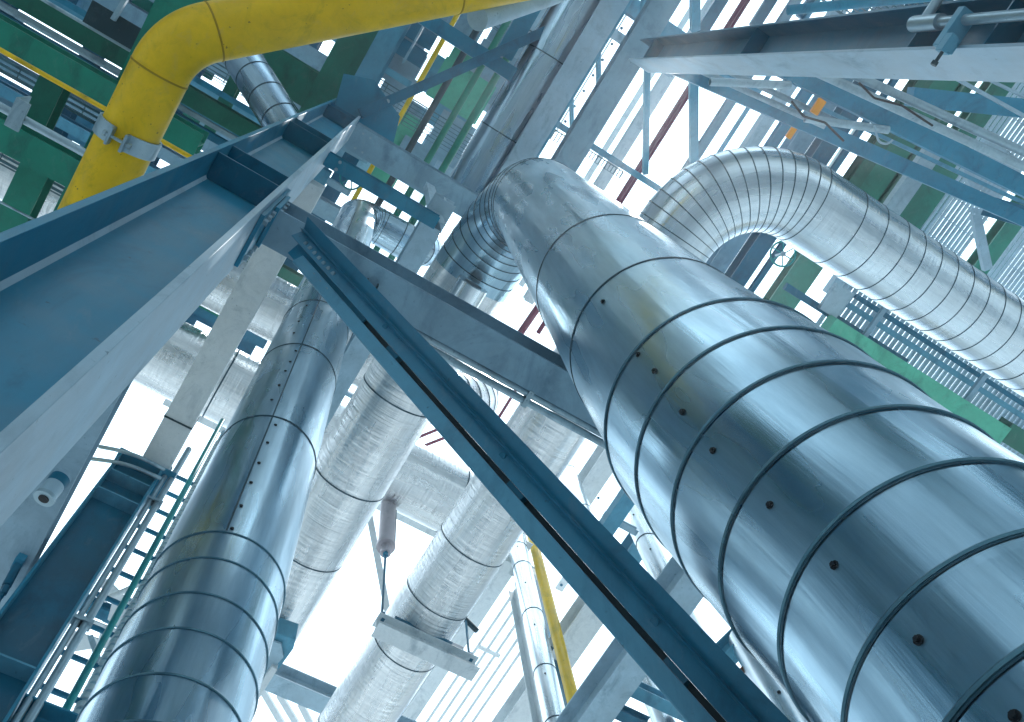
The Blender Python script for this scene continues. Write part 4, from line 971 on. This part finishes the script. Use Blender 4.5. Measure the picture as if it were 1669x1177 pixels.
# ================================================================== 15. small fittings
def ring_mesh(mb, c, ax, R_, r, n=32):
    d, s_, u = frame(Vector((0, 0, 0)), ax); p = [c + (s_ * math.cos(2 * math.pi * i / n) + u * math.sin(2 * math.pi * i / n)) * R_ for i in range(n)]
    vs = []
    for i in range(n):
        rad = (p[i] - c).normalized()
        for k in range(8):
            a = 2 * math.pi * k / 8; vs.append(p[i] + rad * r * math.cos(a) + d * r * math.sin(a))
    mb.add(vs, [[i * 8 + k, ((i + 1) % n) * 8 + k, ((i + 1) % n) * 8 + (k + 1) % 8, i * 8 + (k + 1) % 8] for i in range(n) for k in range(8)], 0, True)
    return s_, u
def handwheel(q, Z, R_, label):
    c = W(*q, Z); ax = Vector((.25, .15, 1)).normalized(); rim = MB(); s_, u = ring_mesh(rim, c, ax, R_, .014); parts = [('rim', rim, 'teal')]
    for k in range(3):
        a = math.pi * k / 3; v = s_ * math.cos(a) + u * math.sin(a); parts.append(('spoke', tube([c - v * R_, c + v * R_], .009, 8), 'teal'))
    parts.append(('stem', tube([c - ax * .02, c + ax * .35], .02, 12), 'galv')); parts.append(('hub', tube([c - ax * .025, c + ax * .03], .035, 12), 'galv'))
    thing('handwheel', label, 'valve wheel', parts, c)
handwheel((1276, 414), 12.0, .17, 'small teal valve handwheel under the bend of the ringed elbow')
handwheel((573, 290), 14.0, .17, 'small valve handwheel between the near column and the short hung channel')
for p, q, z, wd, mt, ax, lb in (((684, 712), (706, 703), 15.0, 5, 'maroon', None, 'upper of two short maroon rods above the spring canister'), ((688, 728), (716, 717), 15.0, 5, 'maroon', None, 'lower of two short maroon rods above the spring canister'),
        ((835, 645), (812, 682), 14.0, 5, 'maroon', None, 'thin maroon rod beside the end elbow of the upper crosswise pipe'), ((872, 508), (850, 540), 13.0, 12, 'maroon', None, 'stub of maroon pipe between the long crosswise beam and the widest riser'),
        ((560, 640), (600, 660), 15.0, 7, 'grey', 'x', 'short grey crosswise bar glimpsed beside the left riser'), ((0, 12), (215, 135), 11.9, 5, 'galv', 'x', 'hair-thin pale pipe through the top left corner'),
        ((60, -6), (200, 75), 11.8, 6, 'galv', 'x', 'pale pipe nearest the top edge in the left corner'), ((205, -5), (190, 20), 11.5, 7, 'pale', None, 'short pale rod above the speckled cover plate'),
        ((0, 325), (75, 372), 10.2, 4, 'galv', 'x', 'thin silver rod low at the left edge'), ((715, -5), (662, 95), 15.6, 4, 'grey', 'y', 'thin grey rod left of the thin yellow rod'),
        ((1510, -5), (1300, 15), 9.5, 16, 'blue', None, 'round blue pipe lying above the right-hand column at the top edge'), ((1180, -10), (1150, 48), 15.2, 20, 'deep', 'y', 'deep blue bar above the right-hand column'),
        ((1265, -10), (1235, 35), 15.3, 18, 'deep', 'y', 'second deep blue bar above the right-hand column, farther right'), ((1335, -10), (1310, 20), 15.3, 18, 'deep', 'y', 'third deep blue bar above the right-hand column, farthest right')):
    m('small_pipe' if mt in ('maroon', 'galv') else 'steel_bar', lb, 'pipe' if mt in ('maroon', 'galv') else 'bar', p, q, z, wd, ax, 'O' if mt in ('maroon', 'galv') or wd == 16 else 'R', h=.08 if not (mt in ('maroon', 'galv')) else None, mat=mt, ext=(.3, .1))
grating('grating in the top edge gap above the right-hand column', (1300, -30), (1520, 12), 13.5, .07, 'x', cross=.2)
# sagging cables on the sloping tubes
for k, (pts, lb) in enumerate(((((1290, 165), (1310, 190), (1345, 200), (1375, 230)), 'thin black cable sagging below the two handrail tubes'), (((1425, 205), (1432, 232), (1448, 236), (1455, 228)), 'curled strap end hanging from the second open-ended tube'),
        (((1400, 135), (1425, 160), (1470, 172), (1520, 205)), 'black cable tangled over the upper thick sloping tube'))):
    P = fillet([W(*q, 10.8) for q in pts], .1, 5); thing('cable', lb, 'cable', [('p', tube(P, .014, 8), 'blk' if k != 1 else 'pale')], P[0])

hz = MB(); box(hz, (-40, -40, -CAMZ - 1), (40, 40, 24)); ho = hz.build('haze', 'white', Vector((0, 0, 0))); ho.location = (0, 0, CAMZ); ho['kind'] = 'stuff'
hm = bpy.data.materials.new('haze'); hm.use_nodes = True; hn = hm.node_tree; hn.nodes.remove(hn.nodes['Principled BSDF'])
pv = hn.nodes.new('ShaderNodeVolumePrincipled'); pv.inputs['Color'].default_value = (.80, .92, 1, 1); pv.inputs['Density'].default_value = .0024; pv.inputs['Anisotropy'].default_value = .75
hn.links.new(pv.outputs[0], hn.nodes['Material Output'].inputs['Volume']); ho.data.materials.clear(); ho.data.materials.append(hm)
